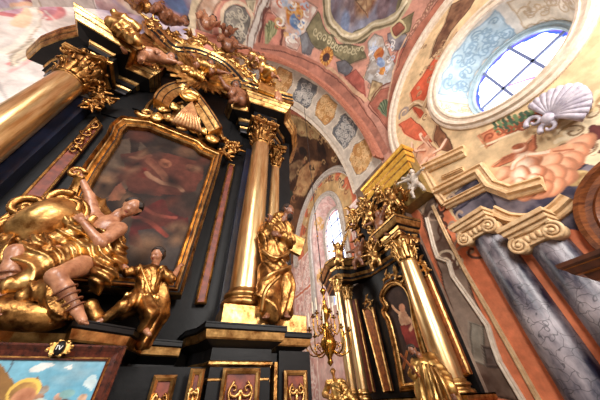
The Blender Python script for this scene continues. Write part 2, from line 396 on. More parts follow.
blob(526, 160, .27, HI, LO, 1.0, 60); blob(524, 168, .28, HI, LO); blob(533, 173, .22, HI, LO); blob(520, 176, .2, HI, LO, 1.4, 20); blob(534, 180, .13, HI, LO, 1.5); blob(520, 184, .12, HI, LO, 1.5)
for pts in ([(529, 156), (540, 153), (550, 150)], [(522, 158), (514, 164), (512, 170)]): WL(pts, .15, (228, 160, 120)); WL([(a-.3, b-.6) for a, b in pts], .09, HI)
blob(519, 149, .17, HI, (190, 116, 82)); c.ell(q([(517, 147)])[0], .16, .1, 30, (176, 104, 70), (140, 76, 50), 9, .2)
WL([(552, 150), (563, 147), (574, 146)], .16, (236, 172, 132)); WL([(552, 151), (563, 149), (574, 148)], .04, (184, 108, 76))
# diagonal beige border under the ring and red panel with green spray
W([(480, 136), (512, 118), (548, 108), (540, 122), (510, 132), (488, 146)], (214, 138, 98), (190, 104, 72), 4)
WL([(482, 146), (520, 130), (548, 116), (582, 104)], .07, (236, 214, 178))
WL([(480, 134), (488, 147)], .06, (180, 130, 90))
for k in range(16):
    t = k/15; b = np.array([494+38*t, 128-13*t]); WL([b, b+(4-7*(k % 2), -5 if k % 2 else 6)], .1, (60, 82, 62) if k % 3 else (104, 124, 84), 2)
for k in range(7): c.scroll(q([(490+k*8, 137-3.2*k)])[0], .16, k*70, 1, .05, (150, 76, 50))
# coral zone and grey acanthus on the left of the ring, angel figure
W([(424, 74), (436, 56), (448, 48), (441, 66), (436, 86), (430, 104), (420, 118), (412, 108), (411, 92)], (206, 96, 66), (180, 76, 50), 2)
W([(410, 118), (420, 126), (432, 142), (420, 140), (405, 134), (399, 124)], (216, 112, 80), (196, 92, 64), 2)
W([(436, 122), (449, 140), (454, 152), (441, 150), (434, 140)], (150, 100, 70), (112, 70, 48), 5)
W([(452, 4), (480, -10), (470, 8), (452, 30), (442, 48), (430, 58), (436, 40), (446, 22)], (140, 102, 76), (92, 60, 46), 3)
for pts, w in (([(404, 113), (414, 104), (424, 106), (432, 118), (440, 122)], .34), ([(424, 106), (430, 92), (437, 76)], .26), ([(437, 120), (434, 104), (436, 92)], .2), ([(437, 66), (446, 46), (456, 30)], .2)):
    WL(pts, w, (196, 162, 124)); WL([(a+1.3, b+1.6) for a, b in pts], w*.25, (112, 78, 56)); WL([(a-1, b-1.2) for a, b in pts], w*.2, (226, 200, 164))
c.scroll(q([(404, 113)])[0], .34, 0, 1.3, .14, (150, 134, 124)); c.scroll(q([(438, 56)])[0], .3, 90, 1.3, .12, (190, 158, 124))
for k in range(26):
    a = rng.uniform(0, 360); x = 426+rng.uniform(-14, 22); y = 78+rng.uniform(-34, 40); c.scroll(q([(x, y)])[0], rng.uniform(.1, .25), a, 1, .045, (176, 140, 104) if k % 2 else (120, 84, 62))
# the seated figure beside the ring: body, limbs, drapery
W([(418, 148), (428, 140), (436, 150), (434, 162), (426, 172), (418, 188), (410, 186), (414, 170)], (226, 176, 146), (196, 132, 102), 3.5)
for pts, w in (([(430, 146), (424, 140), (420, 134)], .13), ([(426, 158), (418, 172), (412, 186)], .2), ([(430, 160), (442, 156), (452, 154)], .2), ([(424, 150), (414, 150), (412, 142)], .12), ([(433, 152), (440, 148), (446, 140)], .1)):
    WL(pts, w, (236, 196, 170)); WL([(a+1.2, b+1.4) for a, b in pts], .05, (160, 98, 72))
c.ell(q([(427, 139)])[0], .14, .17, 10, (238, 202, 176), (200, 140, 108), 6)
# scene fresco between altar and painted columns
W([(418, 190), (430, 188), (440, 214), (452, 240), (470, 285), (495, 345), (520, 400), (470, 400), (455, 330), (440, 270), (425, 225)], (150, 128, 112), (84, 58, 46), 1.4)
W([(470, 323), (483, 327), (486, 366), (470, 362)], (168, 158, 142), (130, 118, 104), 2)
W([(484, 346), (496, 350), (505, 368), (488, 368)], (128, 112, 104), (88, 70, 62), 3)
W([(400, 170), (420, 176), (430, 196), (424, 214), (408, 196)], (214, 192, 168), (168, 140, 116), 4)
for k in range(22):
    x, y = 418+rng.uniform(0, 40), 186+rng.uniform(0, 80); x += (y-186)*.3; c.scroll(q([(x, y)])[0], rng.uniform(.12, .4), rng.uniform(0, 360), .8, .08, [(176, 150, 130), (92, 60, 48), (196, 176, 150)][k % 3])
c.vary(.26, 1.4, 4); c.vary(.16, 6, 5)
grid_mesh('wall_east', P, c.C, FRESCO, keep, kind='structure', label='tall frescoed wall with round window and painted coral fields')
# moulded ring of the lunette and outer frame of the round window
g = G(); LA = arc((XE, LC[0], LC[1]), LR, -12, 192, 72, 'yz'); g.sweep(LA, mprof(.55, .22), N=(-1, 0, 0), side=-1); g.make('trim_1', STUCCO, kind='structure', label='pale curved moulding around the frescoed lunette')
# round window: splayed reveal, ring, glass
win = thing('window_1', 'large round window deep in its pale blue splayed reveal', 'window', (XE, OC[0], OC[1]-OR)); del win['category']; win['kind'] = 'structure'
GR = 1.72; GX = 9.6
g = G(); g.sweep(arc((XE, OC[0], OC[1]), OR+.12, 0, 360, 80, 'yz')[:-1], mprof(.5, .2), N=(-1, 0, 0), side=-1, closed=True, smooth=False); g.make('window_frame', STUCCO, win)
# reveal surface, painted with a relief scroll panel
th = np.linspace(0, 2*pi, 321); dd = np.linspace(0, 1, 50); Tg, Dg = np.meshgrid(th, dd, indexing='ij'); Rr = OR+(GR-OR)*Dg
P = np.stack([XE+(GX-XE)*Dg, OC[0]+Rr*np.cos(Tg), OC[1]+Rr*np.sin(Tg)], -1)
R_ = Surf(P, Tg*2, Dg*1.8, (214, 208, 198)); c = R_.cv
for a0, a1, blue in ((-22, 20, 0), (30, 122, 1), (132, 200, 0), (212, 322, 0)):
    A0, A1 = radians(a0)*2, radians(a1)*2
    n = 40; tt = np.linspace(0, 1, n); edge = [(A0+(A1-A0)*t, 1.62-.12*abs(sin(6*pi*t))) for t in tt]+[(A1-(A1-A0)*t, .16+.1*abs(sin(4*pi*t))) for t in tt]
    c.poly(edge, (186, 206, 216) if blue else (222, 210, 190), (168, 192, 206) if blue else (206, 190, 166), 3); c.line(edge+[edge[0]], .06, (150, 172, 188) if blue else (190, 168, 138))
    for k in range(14+20*blue):
        o = (A0+.2+(A1-A0-.4)*rng.uniform(), rng.uniform(.4, 1.4)); c.scroll(o, rng.uniform(.14, .3), rng.uniform(0, 360), 1.2, .05, (134, 160, 180) if blue else (186, 160, 128), rng.choice((-1, 1)))
grid_mesh('window_reveal', P, c.C, FRESCO, parent=win)
g = G(); g.sweep(arc((GX, OC[0], OC[1]), GR, 0, 360, 72, 'yz')[:-1], mprof(.32, .2), N=(-1, 0, 0), side=-1, closed=True); g.make('window_rim', BLUEST, win)
PANE = bpy.data.materials.new('daylit_stained_glass'); PANE.use_nodes = True; nt = PANE.node_tree; b = nt.nodes['Principled BSDF']
va = nt.nodes.new('ShaderNodeVertexColor'); va.layer_name = 'paint'; nt.links.new(va.outputs[0], b.inputs['Base Color']); nt.links.new(va.outputs[0], b.inputs['Emission Color']); b.inputs['Emission Strength'].default_value = 3.4
yy = np.linspace(-GR, GR, 140); A_, B_ = np.meshgrid(yy, yy, indexing='ij'); P = np.stack([np.full_like(A_, GX+.02), OC[0]+A_, OC[1]+B_], -1)
c = Canvas(A_, B_, (252, 253, 255)); rr = np.hypot(A_, B_)
nz = fbm(A_*3, B_*3, 2); c.mix(np.clip((rr-1.42+.35*(nz-.5))/.05, 0, 1), (40, 62, 158)); c.mix(np.clip((rr-1.52)/.04, 0, 1)*(nz > .5), (96, 70, 150))
c.mix(np.clip((nz-.58)*6, 0, 1)*(np.hypot(A_-.1, B_+.3) < .7)*.5, (250, 214, 180))
c.line([(-.3, -.75), (.45, .1)], .1, (150, 92, 124)); c.line([(-.45, -.9), (-.2, -.6)], .07, (96, 56, 136))
grid_mesh('pane', P, c.C, PANE, rr <= GR, parent=win)
MUNT = mat('leaded_blue_muntin', (120, 134, 180), rough=.5)
g = G(); X_ = GX-.04
for a, o in ((90, -.55), (90, .55), (0, 0.0)):
    d = np.array([0, cos(radians(a)), sin(radians(a))]); e = np.array([0, -d[2], d[1]]); L = math.sqrt(GR**2-o*o); m0 = np.array([X_, OC[0], OC[1]])+e*o; g.bar(m0-d*L, m0+d*L, .1, .06, up=(1, 0, 0))
g.make('muntin', MUNT, win)
# grey shell at the foot of the round window
sh = G(); o = onX(556, 108, XE); n = 12
for k in range(n+1):
    a = radians(-58+k*(150/n)); L = .95*(1-.18*abs(k-n/2)/n*2); t = np.linspace(.12, 1, 8)
    e = np.array([0, -cos(a)*.8, sin(a)*.8+.0]); 
    base = onX(566, 94, XE)+np.array([-.09, .55, -.45])
    sh.tube([base+e*L*x*1.1+np.array([-.12-.1*sin(pi*x), 0, 0]) for x in t], [.035+.085*x for x in t], 8)
sh.ball(base+np.array([-.12, .05, -.02]), .18); SHM = mat('grey_shell_stucco', (196, 188, 196), (150, 142, 156), 0, .5, 6, .2)
for k in (0, 1):
    tt = np.linspace(0, 2.2*pi, 22); ce = base+np.array([-.16, .28-.1*k, .18-.42*k]); sh.tube([ce+np.array([0, .2*(1-t/9)*cos(t), .2*(1-t/9)*sin(t)]) for t in tt], np.linspace(.07, .03, 22), 8)
sh.make('shell_ornament', SHM, label='grey scallop shell relief at the foot of the round window', cat='ornament')
# relief mouldings of the painted architecture on this wall
def wmould(name, pts, w, h, m, x=XE, n=0, **kw):
    P = np.array([onX(a, b, x) for a, b in pts]); P = smooth_path(P, n) if n else P
    g = G(); g.sweep(P, mprof(w, h), N=(-1, 0, 0), side=1); return g.make(name, m, **kw)
tri = 2
def trim(pts, w, h, m, n=0, label=None):
    global tri; o = wmould('trim_%d' % tri, pts, w, h, m, n=n, kind='structure', label=label); tri += 1; return o
trim([(437, 193), (481, 171), (492, 186), (512, 193), (545, 184)], .42, .26, CREAM, label='cream cornice running below the coral clouds')
trim([(424, 170), (466, 151)], .45, .25, CREAM, label='short cream cornice block over the slate inset')
trim([(443, 178), (464, 169)], .16, .14, CREAM); trim([(424, 170), (437, 193), (446, 205)], .3, .2, CREAM)
trim([(447, 206), (486, 187)], .3, .22, CREAM, label='cream lower cornice of the painted order')
trim([(433, 206), (447, 236), (466, 272), (487, 308), (512, 352), (540, 402)], .14, .08, CREAM, label='pale strip beside the coral wall field')
trim([(427, 218), (434, 246), (438, 258), (449, 262), (453, 276), (470, 300), (488, 326), (494, 346), (500, 362), (524, 402)], .16, .1, STUCCO, label='pale stepped frame of the wall painting beside the altar')
trim([(494, 212), (512, 220), (535, 221), (556, 213), (572, 199)], .4, .26, CREAM, 5, label='curved cream entablature between the two marble columns')
# slate inset
g = G(); g.prism([onX(a, b, XE) for a, b in ((446, 184), (463, 173), (464, 180), (449, 191))], (-1, 0, 0), .05); g.make('trim_%d' % tri, SLATE, kind='structure'); tri += 1
# ---- engaged columns on the wall
MARB = mat('veined_slate_marble', (166, 156, 160), (36, 34, 54), 0, .38, 1.5, .05, stretch=(1, 1, .5), lo=.4, hi=.66)
nt = MARB.node_tree; b = nt.nodes['Principled BSDF']; vo = nt.nodes.new('ShaderNodeTexVoronoi'); vo.feature = 'DISTANCE_TO_EDGE'; vo.inputs['Scale'].default_value = 3.2
tc = [n for n in nt.nodes if n.type == 'TEX_COORD'][0]; nz = nt.nodes.new('ShaderNodeTexNoise'); nz.inputs['Scale'].default_value = 2.5; ad = nt.nodes.new('ShaderNodeMixRGB'); ad.blend_type = 'ADD'; ad.inputs[0].default_value = .6
nt.links.new(tc.outputs['Object'], nz.inputs['Vector']); nt.links.new(tc.outputs['Object'], ad.inputs[1]); nt.links.new(nz.outputs['Color'], ad.inputs[2]); nt.links.new(ad.outputs[0], vo.inputs['Vector'])
cr2 = nt.nodes.new('ShaderNodeValToRGB'); cr2.color_ramp.elements[0].position = 0; cr2.color_ramp.elements[0].color = (.035, .035, .06, 1); cr2.color_ramp.elements[1].position = .035; cr2.color_ramp.elements[1].color = (1, 1, 1, 1); nt.links.new(vo.outputs['Distance'], cr2.inputs[0])
mm = nt.nodes.new('ShaderNodeMixRGB'); mm.blend_type = 'MULTIPLY'; mm.inputs[0].default_value = .8
src = b.inputs['Base Color'].links[0].from_socket; nt.links.new(src, mm.inputs[1]); nt.links.new(cr2.outputs[0], mm.inputs[2]); nt.links.new(mm.outputs[0], b.inputs['Base Color'])
def ionic(t, y, zc, R, x0, w=1.15):
    g = G(); X = x0; g.box((X-.18, y, zc+.62), (1.1, R*2.6, .12)); g.box((X-.16, y, zc+.5), (1.0, R*2.4, .12)); g.box((X-.13, y, zc+.4), (.9, R*2.2, .09)); g.box((X-.1, y, zc+.2), (.8, R*1.9, .32))
    g.make('abacus', CREAM, t, bevel=.015)
    g = G()
    for s in (-1, 1):
        ce = np.array([X-R-.08, y+s*R*.86, zc+.14]); tt = np.linspace(0, 2.3*2*pi, 60); P = [ce+np.array([-.02*t/14, s*.22*(1-t/15.5)*cos(t+pi/2)*-1, .22*(1-t/15.5)*sin(t+pi/2)]) for t in tt]
        g.tube(P, np.linspace(.045, .028, 60), 7); g.ball(ce+np.array([-.03, 0, 0]), .06); g.lathe([(0, .0), (.2, 0), (.2, .3), (0, .3)], ce+np.array([.01, 0, 0]), 20, axis=(1, 0, 0))
    g.tube([(X-R-.08, y-R*.8, zc+.40), (X-R-.1, y, zc+.36), (X-R-.08, y+R*.8, zc+.40)], .045, 8)
    g.make('volute', CREAM, t)
    g = G()
    for k in range(5): yy_ = y+(k-2)*R*.32; g.ball((X-R-.06, yy_, zc+.2), (.07, .07, .1))
    g.tube([(X-.26, y-R, zc+.06), (X-.32, y-R*.4, zc+.04), (X-.34, y, zc+.03), (X-.32, y+R*.4, zc+.04), (X-.26, y+R, zc+.06)], .05, 8)
    g.make('egg_moulding', CREAM, t)
def engaged(y, zc, R, label):
    t = thing('marble_column', label, 'column', (XE, y, 0), 'blue-grey marble columns on the coral wall')
    g = G(); g.lathe([(R*1.0, 0), (R*1.0, zc*.4), (R*.93, zc), (R*.93, zc+.02)], (XE, y, 0), 28, a0=0, a1=2*pi, scale=(1, .62) if False else (1, 1)); g.make('shaft', MARB, t)
    g = G(); g.lathe([(R*1.25, 0), (R*1.25, .15), (R*1.1, .25), (R*1.18, .35), (R*1.05, .42)], (XE, y, 0), 28); g.make('base', CREAM, t)
    ionic(t, y, zc, R, XE); return t
engaged(3.32, 5.2, .46, 'blue-grey veined marble wall column nearer the gilded altar')
engaged(2.22, 4.36, .44, 'blue-grey veined marble wall column nearer the brown wooden window')
# ---- corner pier
# ---- nave vault
VX, VY, VZ_ = 2.56, -.1, 11.2; VA, VB = 6.35, 9.36
uu = np.arange(-.98, .86, .0024); Ug, Vg = np.meshgrid(uu, np.arange(-.35, .62, .0024), indexing='ij')
r2 = Ug**2+Vg**2; n3 = np.stack([2*Ug, 2*Vg, 1-r2], -1)/(1+r2)[..., None]
P = np.stack([VX+np.where(n3[..., 0] > 0, VA, 13.)*n3[..., 0], VY+VB*n3[..., 1], VZ_+VB*n3[..., 2]], -1)
keep = (P[..., 0] < XE+.06) & (P[..., 1] < 5.56) & (n3[..., 2] > -.02)
P2 = P.copy(); P2[~keep] = EYE-FW*50
S = Surf(P2, Ug*14, Vg*14, (204, 150, 130)); S.P = P; c = S.cv; q = S.qs; VS = S
# upper left: sky fresco, white vault part with round medallion (continues from the vault onto the wall head)
def upper_left():
    W([(88, -20), (96, 12), (120, 40), (160, 50), (190, 42), (196, 10), (198, -20)], (214, 200, 206), (150, 140, 168), .9)
    for x, y, rx, ry, col, mo in ((118, 10, .9, .5, (190, 170, 186), (150, 120, 130)), (105, 4, .8, .4, (226, 196, 190), (178, 140, 140)), (178, 10, .7, .6, (176, 140, 150), (120, 80, 96)), (186, 22, .5, .4, (206, 150, 130), (150, 90, 80)), (128, 3, .7, .3, (244, 222, 200), (200, 160, 140)), (172, 0, .6, .4, (96, 120, 160), (70, 70, 110))):
        c.ell(q([(x, y)])[0], rx, ry, 30, col, mo, 2.4, .5)
    W([(-20, -20), (86, -20), (96, 12), (104, 40), (60, 60), (30, 95), (-20, 110)], (226, 218, 212), (196, 182, 174), .8)
    c.ell(q([(8, 2)])[0], 1.5, 1.1, 40, (196, 128, 128), (170, 96, 100), 2, .06); c.ell(q([(8, 1)])[0], 1.25, .9, 40, (214, 206, 226), (180, 120, 130), 1.6, .06)
    WL([(20, 24), (28, 18), (34, 12)], .5, (240, 196, 166)); WL([(0, 54), (22, 40), (36, 22), (34, 0)], .25, (226, 216, 204)); WL([(0, 60), (24, 45), (40, 24), (38, 0)], .05, (186, 168, 150))
    W([(10, 62), (32, 44), (34, 60), (14, 72)], (206, 190, 170), (196, 176, 156)); 
    for k in range(16): WL([(40+3*k, 18+3.1*k), (43+3*k, 14.5+3.1*k)], .07, (208, 198, 190), 2)
    WL([(40, 24), (80, 66)], .06, (190, 180, 172)); WL([(46, 12), (88, 54)], .06, (200, 190, 180))
    WL([(188, 46), (192, 20), (200, -10)], .3, (244, 226, 190)); WL([(194, 46), (199, 20), (208, -10)], .12, (206, 150, 100)); 
upper_left()
# strips and cartouches left of the arch crown
W([(204, 0), (238, 0), (228, 40), (215, 60), (196, 50)], (214, 150, 132), (200, 132, 112), 2)
W([(206, 44), (212, 14), (222, 0), (206, -8), (197, 10), (196, 40)], (228, 206, 186), (200, 160, 130), 4)
W([(222, 30), (225, 12), (233, 5), (244, 8), (250, 20), (247, 38), (240, 52), (230, 50)], (146, 142, 132), (116, 112, 106), 3)
for k in range(22): c.scroll(q([(236+rng.uniform(-10, 10), 28+rng.uniform(-18, 20))])[0], rng.uniform(.08, .18), rng.uniform(0, 360), 1.2, .035, (206, 200, 180))
WL([(220, 32), (223, 12), (233, 3), (246, 7), (252, 20), (249, 38), (241, 54)], .12, (226, 208, 180))
WL([(250, 46), (256, 24), (264, 0)], .32, (226, 220, 210)); WL([(253.5, 46), (259.5, 24), (267.5, 0)], .05, (120, 84, 70)); WL([(246.5, 46), (252.5, 24), (260.5, 0)], .05, (130, 94, 80))
W([(246, 0), (255, 0), (252, 10), (247, 6)], (140, 132, 108), (200, 190, 160), 6)
W([(259, 48), (266, 12), (276, 14), (283, 26), (280, 52)], (208, 142, 124), (190, 120, 104), 2)
WL([(259, 50), (266, 9), (280, 16), (284, 26), (280, 52)], .1, (110, 62, 52)); WL([(262, 48), (268, 14), (278, 18), (281, 27)], .04, (150, 92, 78))
for k in range(11): a = radians(35+k*11); o = np.array([267, 44]); WL([o, o+np.array([cos(a)*8, -sin(a)*20*.7])+(5, -8)], .09, (104, 112, 74) if k % 2 else (172, 172, 130), 2)
W([(270, 0), (300, -5), (318, 8), (304, 34), (297, 50), (286, 46), (285, 24), (270, 10)], (222, 214, 204), (190, 150, 136), 2.5)
c.ell(q([(294, 14)])[0], .32, .5, 0, (222, 160, 74), (176, 110, 44), 5); c.ell(q([(297, 22)])[0], .3, .3, 0, (140, 172, 206), (96, 128, 176), 5)
for k in range(30): c.scroll(q([(292+rng.uniform(-18, 18), 20+rng.uniform(-20, 26))])[0], rng.uniform(.1, .28), rng.uniform(0, 360), .9, .06, [(240, 236, 226), (170, 186, 206), (196, 110, 84), (216, 176, 120)][k % 4])
# central framed sky
W([(300, -30), (326, -6), (323, 18), (331, 36), (346, 45), (364, 42), (372, 32), (394, 24), (408, 6), (420, -30)], (120, 112, 84), (88, 80, 58), 2)
W([(306, 30), (318, 12), (326, 30), (338, 44), (362, 46), (366, 58), (350, 64), (330, 52), (312, 46)], (146, 138, 104), (104, 98, 72), 2.4)
W([(330, -30), (331, 14), (338, 27), (350, 34), (362, 28), (382, 19), (395, 14), (404, -30)], (150, 156, 176), (108, 92, 100), .9)
for x, y, rx, ry, col, mo in ((352, 8, .8, .6, (178, 166, 164), (120, 100, 104)), (366, 0, .7, .6, (196, 160, 120), (130, 84, 60)), (384, 4, .8, .4, (130, 110, 116), (90, 66, 72)), (345, 24, .6, .3, (140, 160, 190), (110, 120, 150))): c.ell(q([(x, y)])[0], rx, ry, 50, col, mo, 2.6, .5)
W([(356, 0), (360, 8), (368, 17), (366, 6), (367, 0)], (206, 176, 136), (150, 110, 80), 4)
for w, dx, col in ((.5, 0, (196, 182, 148)), (.12, -2.5, (120, 108, 80)), (.1, 2, (232, 222, 192))):
    WL([(327+dx, -10), (327+dx, 14), (335+dx*.6, 30), (350, 39-dx), (364, 33-dx), (372, 27-dx), (383, 24-dx), (397, 17-dx), (406, 2)], w, col, 8)
for k in range(12): c.scroll(q([(316+k*4.2, 28+20*sin(k/12*2.2)+3)])[0], .2, k*80, 1.1, .06, (206, 196, 158))
W([(300, 36), (306, 32), (314, 46), (310, 55), (302, 52)], (140, 144, 150), (104, 100, 104), 2); W([(336, 62), (345, 60), (352, 68), (348, 76), (338, 72)], (130, 132, 140), (92, 88, 92), 2)
W([(388, 34), (400, 28), (408, 36), (402, 50), (392, 50)], (150, 146, 150), (104, 96, 104), 2); W([(398, 22), (414, 12), (410, 30), (402, 34)], (150, 140, 104), (112, 100, 72), 3)
W([(392, 28), (400, 22), (405, 28), (396, 36)], (176, 104, 84), (140, 78, 62), 3); WL([(391, 28), (400, 20), (406, 28), (396, 37), (391, 28)], .08, (206, 194, 150), 3)
c.ell(q([(326.5, 57)])[0], .5, .45, 0, (204, 138, 66), (160, 92, 40), 6, .1); c.ell(q([(326.5, 58)])[0], .28, .25, 0, (92, 56, 50), (60, 34, 32), 8, .1)
for k in range(12): a = k*pi/6; o = q([(326.5, 57)])[0]; c.line([o+.3*np.array([cos(a), sin(a)]), o+.47*np.array([cos(a), sin(a)])], .05, (236, 184, 100))
WL([(301, 58), (310, 62), (318, 68), (330, 70), (336, 76), (344, 82), (356, 92), (366, 100)], .28, (214, 176, 142)); WL([(302, 61), (316, 70), (334, 79), (354, 94), (364, 103)], .05, (120, 70, 56))
WL([(357, 84), (366, 74), (371, 58), (369, 40)], .1, (200, 180, 140)); W([(345, 76), (356, 70), (364, 80), (366, 96), (356, 88)], (190, 108, 92), (160, 84, 72), 3)
W([(398, 50), (410, 44), (404, 66), (396, 78), (392, 66)], (196, 116, 98), (168, 88, 76), 3)
# vase with shells
W([(368, 42), (374, 34), (382, 38), (388, 52), (396, 66), (396, 80), (384, 86), (372, 84), (364, 78), (370, 62)], (206, 206, 204), (160, 150, 140), 3.4)
for k in range(9): a = radians(30+15*k); o = q([(377, 46)])[0]; c.line([o, o+.42*np.array([cos(a), sin(a)])], .05, (226, 234, 244) if k % 2 else (136, 160, 196))
c.ell(q([(379, 54)])[0], .34, .3, 0, (214, 140, 76), (170, 92, 46), 6); c.ell(q([(381, 62)])[0], .36, .2, 10, (170, 192, 220), (120, 140, 180), 5); c.ell(q([(382, 71)])[0], .26, .24, 0, (222, 160, 84), (176, 110, 50), 6)
for k in range(24): c.scroll(q([(380+rng.uniform(-14, 14), 72+rng.uniform(-30, 14))])[0], rng.uniform(.08, .2), rng.uniform(0, 360), 1, .045, [(240, 236, 230), (140, 120, 110), (190, 204, 224)][k % 3])
W([(368, 98), (372, 80), (382, 84), (380, 92), (372, 104)], (206, 182, 140), (150, 124, 90), 5)
# triangular coral panel with palm
W([(370, 104), (380, 90), (402, 84), (398, 100), (391, 132), (382, 120)], (186, 120, 100), (168, 100, 82), 2)
WL([(368, 106), (380, 88), (404, 82), (398, 108), (391, 134)], .09, (122, 66, 54), 4); WL([(368, 106), (380, 120), (391, 134)], .07, (122, 66, 54))
for k in range(13):
    a = radians(50+k*8); o = np.array([388, 118]); WL([o, o+(cos(a)*10-2, -sin(a)*20*(.9))], .1, (70, 84, 62) if k % 2 else (120, 134, 104), 2)
# moulded band along the arch and the lunette
WL([(262, 52), (285, 56), (302, 62), (326, 76), (350, 98), (372, 130), (384, 152)], .75, (178, 118, 98), 8); WL([(262, 49), (285, 52.5), (304, 59), (328, 73), (353, 95), (376, 127)], .06, (110, 66, 54), 8)
WL([(448, -6), (430, 18), (410, 45), (399, 70), (392, 100), (390, 120)], .55, (176, 112, 90), 8); WL([(440, -6), (424, 14), (404, 42), (394, 70), (388, 100)], .1, (214, 176, 146), 8); WL([(443, -6), (427, 15), (407, 42), (396.5, 70)], .05, (112, 64, 52), 8)
for k in range(10): c.scroll(q([(410+k*3, 36-k*4.5)])[0], .2, k*60, 1.1, .06, (150, 106, 88))
c.vary(.42, 1.1, 4); c.vary(.25, 5, 8)
c.C *= np.array([.74, .72, .72]); grid_mesh('ceiling', P, c.C, FRESCO, keep, kind='structure', label='frescoed nave vault with painted frames, vases and skies')
# ---- transverse arch: face moulding, soffit with stucco panels
mA = math.sqrt(1-((5.5-VY)/VB)**2); AX, AZ_ = VA*mA, VB*mA; ALX = 5.2
def archp(t, y, s=1.0, dz=0): return np.array([VX+(AX if cos(t) > 0 else ALX)*s*cos(t), y, VZ_+AZ_*s*sin(t)+dz])
ts = np.linspace(-.0, pi*1.0, 460); ds = np.linspace(5.5, 8.0, 64); Tg, Dg = np.meshgrid(ts, ds, indexing='ij')
P = np.stack([VX+np.where(np.cos(Tg) > 0, AX, ALX)*np.cos(Tg), Dg, VZ_+AZ_*np.sin(Tg)], -1)
S = Surf(P, Tg*7, Dg, (206, 192, 176)); c = S.cv
pan = [(a, a+17, k % 2) for k, a in enumerate(range(4, 170, 20))]
for a0, a1, kind in pan:
    A0, A1 = radians(a0)*7, radians(a1)*7; y0, y1 = 5.85, 7.65; w = A1-A0
    if kind: e = [(A0, y0), (A1, y0), (A1, y1), (A0, y1)]; e = [(A0+.2, y0), (A1-.2, y0), (A1, y0+.4), (A1-.15, (y0+y1)/2), (A1, y1-.4), (A1-.2, y1), (A0+.2, y1), (A0, y1-.4), (A0+.15, (y0+y1)/2), (A0, y0+.4)]
    else: e = [(A0+.35, y0), (A1-.35, y0), (A1-.1, y0+.5), (A1+.05, (y0+y1)/2), (A1-.1, y1-.5), (A1-.35, y1), (A0+.35, y1), (A0+.1, y1-.5), (A0-.05, (y0+y1)/2), (A0+.1, y0+.5)]
    c.poly(e, (122, 122, 124) if kind else (206, 158, 100), (100, 100, 104) if kind else (188, 132, 78), 3); c.line(e+[e[0]], .12, (226, 214, 196)); c.line([(x*.97+.03*(A0+A1)/2, y*.94+.06*6.75) for x, y in e], .04, (120, 104, 90))
    for k in range(34):
        o = (rng.uniform(A0+.3, A1-.3), rng.uniform(y0+.25, y1-.25)); c.scroll(o, rng.uniform(.12, .26), rng.uniform(0, 360), 1.2, .05, (196, 190, 182) if kind else (232, 192, 140), rng.choice((-1, 1)))
c.vary(.15, 2, 5)
grid_mesh('trim_%d' % tri, P, c.C, FRESCO, kind='structure', label='underside of the great arch with grey and ochre scroll panels'); tri += 1
BRN = mat('terracotta_moulding', (178, 116, 92), (150, 90, 70), 0, .6, 5, .1); LINE = mat('dark_line', (30, 22, 22), rough=.6)
Pth = [archp(t, 5.5) for t in np.linspace(0, pi, 90)]
g = G(); g.sweep(Pth, [(0, 0, 1), (0, .16, 1), (.07, .2, 0), (.2, .1, 0), (.5, .12, 0), (.6, .16, 0), (.62, 0, 0)], N=(0, -1, 0), side=-1); g.make('trim_%d' % tri, [BRN, LINE], kind='structure', label='terracotta band with dark line edging the great arch'); tri += 1
Pth = [archp(t, 8.0) for t in np.linspace(0, pi, 90)]
g = G(); g.sweep(Pth, [(-.42, .3, 0), (-.42, -.05, 0), (-.3, -.12, 0), (-.1, -.1, 0), (0, .3, 0)], N=(0, 1, 0), side=1); g.make('trim_%d' % tri, STUCCO, kind='structure', label='white inner moulding of the great arch'); tri += 1
# piers carrying the arch
g = G(); g.box((8.4, 6.75, 5.6), (1.5, 2.6, 11.3)); g.make('wall_pier', mat('pier_fresco', (150, 126, 108), (84, 60, 48), 0, .6, .8), kind='structure')
# ---- chancel: vault, east wall with window, end wall
CY = 12.8; CZ = 11.3; CB = 8.9; CA = 6.45
uu = np.arange(-.8, .9, .006); Ug, Vg = np.meshgrid(uu, np.arange(-.62, .66, .006), indexing='ij'); r2 = Ug**2+Vg**2; n3 = np.stack([2*Ug, 2*Vg, 1-r2], -1)/(1+r2)[..., None]
P = np.stack([2.56+CA*n3[..., 0], CY+CB*n3[..., 1], CZ+CB*n3[..., 2]], -1); keep = (P[..., 0] < XE+.06) & (P[..., 1] > 7.94) & (P[..., 1] < 18.3) & (n3[..., 2] > -.02)
P2 = P.copy(); P2[~keep] = EYE-FW*50; S = Surf(P2, Ug*14, Vg*14, (112, 74, 50)); c = S.cv; q = S.qs
W([(275, 100), (340, 135), (365, 200), (300, 210), (270, 210), (268, 140)], (104, 70, 46), (58, 36, 26), 1.0)
W([(283, 104), (305, 112), (325, 126), (318, 140), (300, 136), (284, 122)], (190, 160, 112), (132, 100, 66), 1.6)
W([(296, 186), (300, 170), (312, 160), (322, 162), (314, 178), (304, 196), (292, 194)], (192, 150, 104), (140, 94, 62), 1.8)
W([(300, 108), (312, 110), (310, 120), (302, 120)], (160, 130, 84), (110, 78, 50)); W([(283, 168), (298, 160), (306, 160), (296, 176), (284, 188)], (150, 118, 84), (96, 66, 46))
c.ell(q([(303, 152)])[0], .5, .4, 0, (40, 30, 26), None, 3); c.ell(q([(290, 195)])[0], .5, .4, 0, (50, 54, 44), None, 3); c.ell(q([(322, 150)])[0], .9, .5, 20, (60, 38, 28), (36, 24, 20), 2)
for k in range(70): c.scroll(q([(305+rng.uniform(-30, 40), 150+rng.uniform(-45, 50))])[0], rng.uniform(.15, .5), rng.uniform(0, 360), .9, .09, [(176, 140, 96), (60, 38, 28), (150, 100, 70), (206, 168, 118)][k % 4])
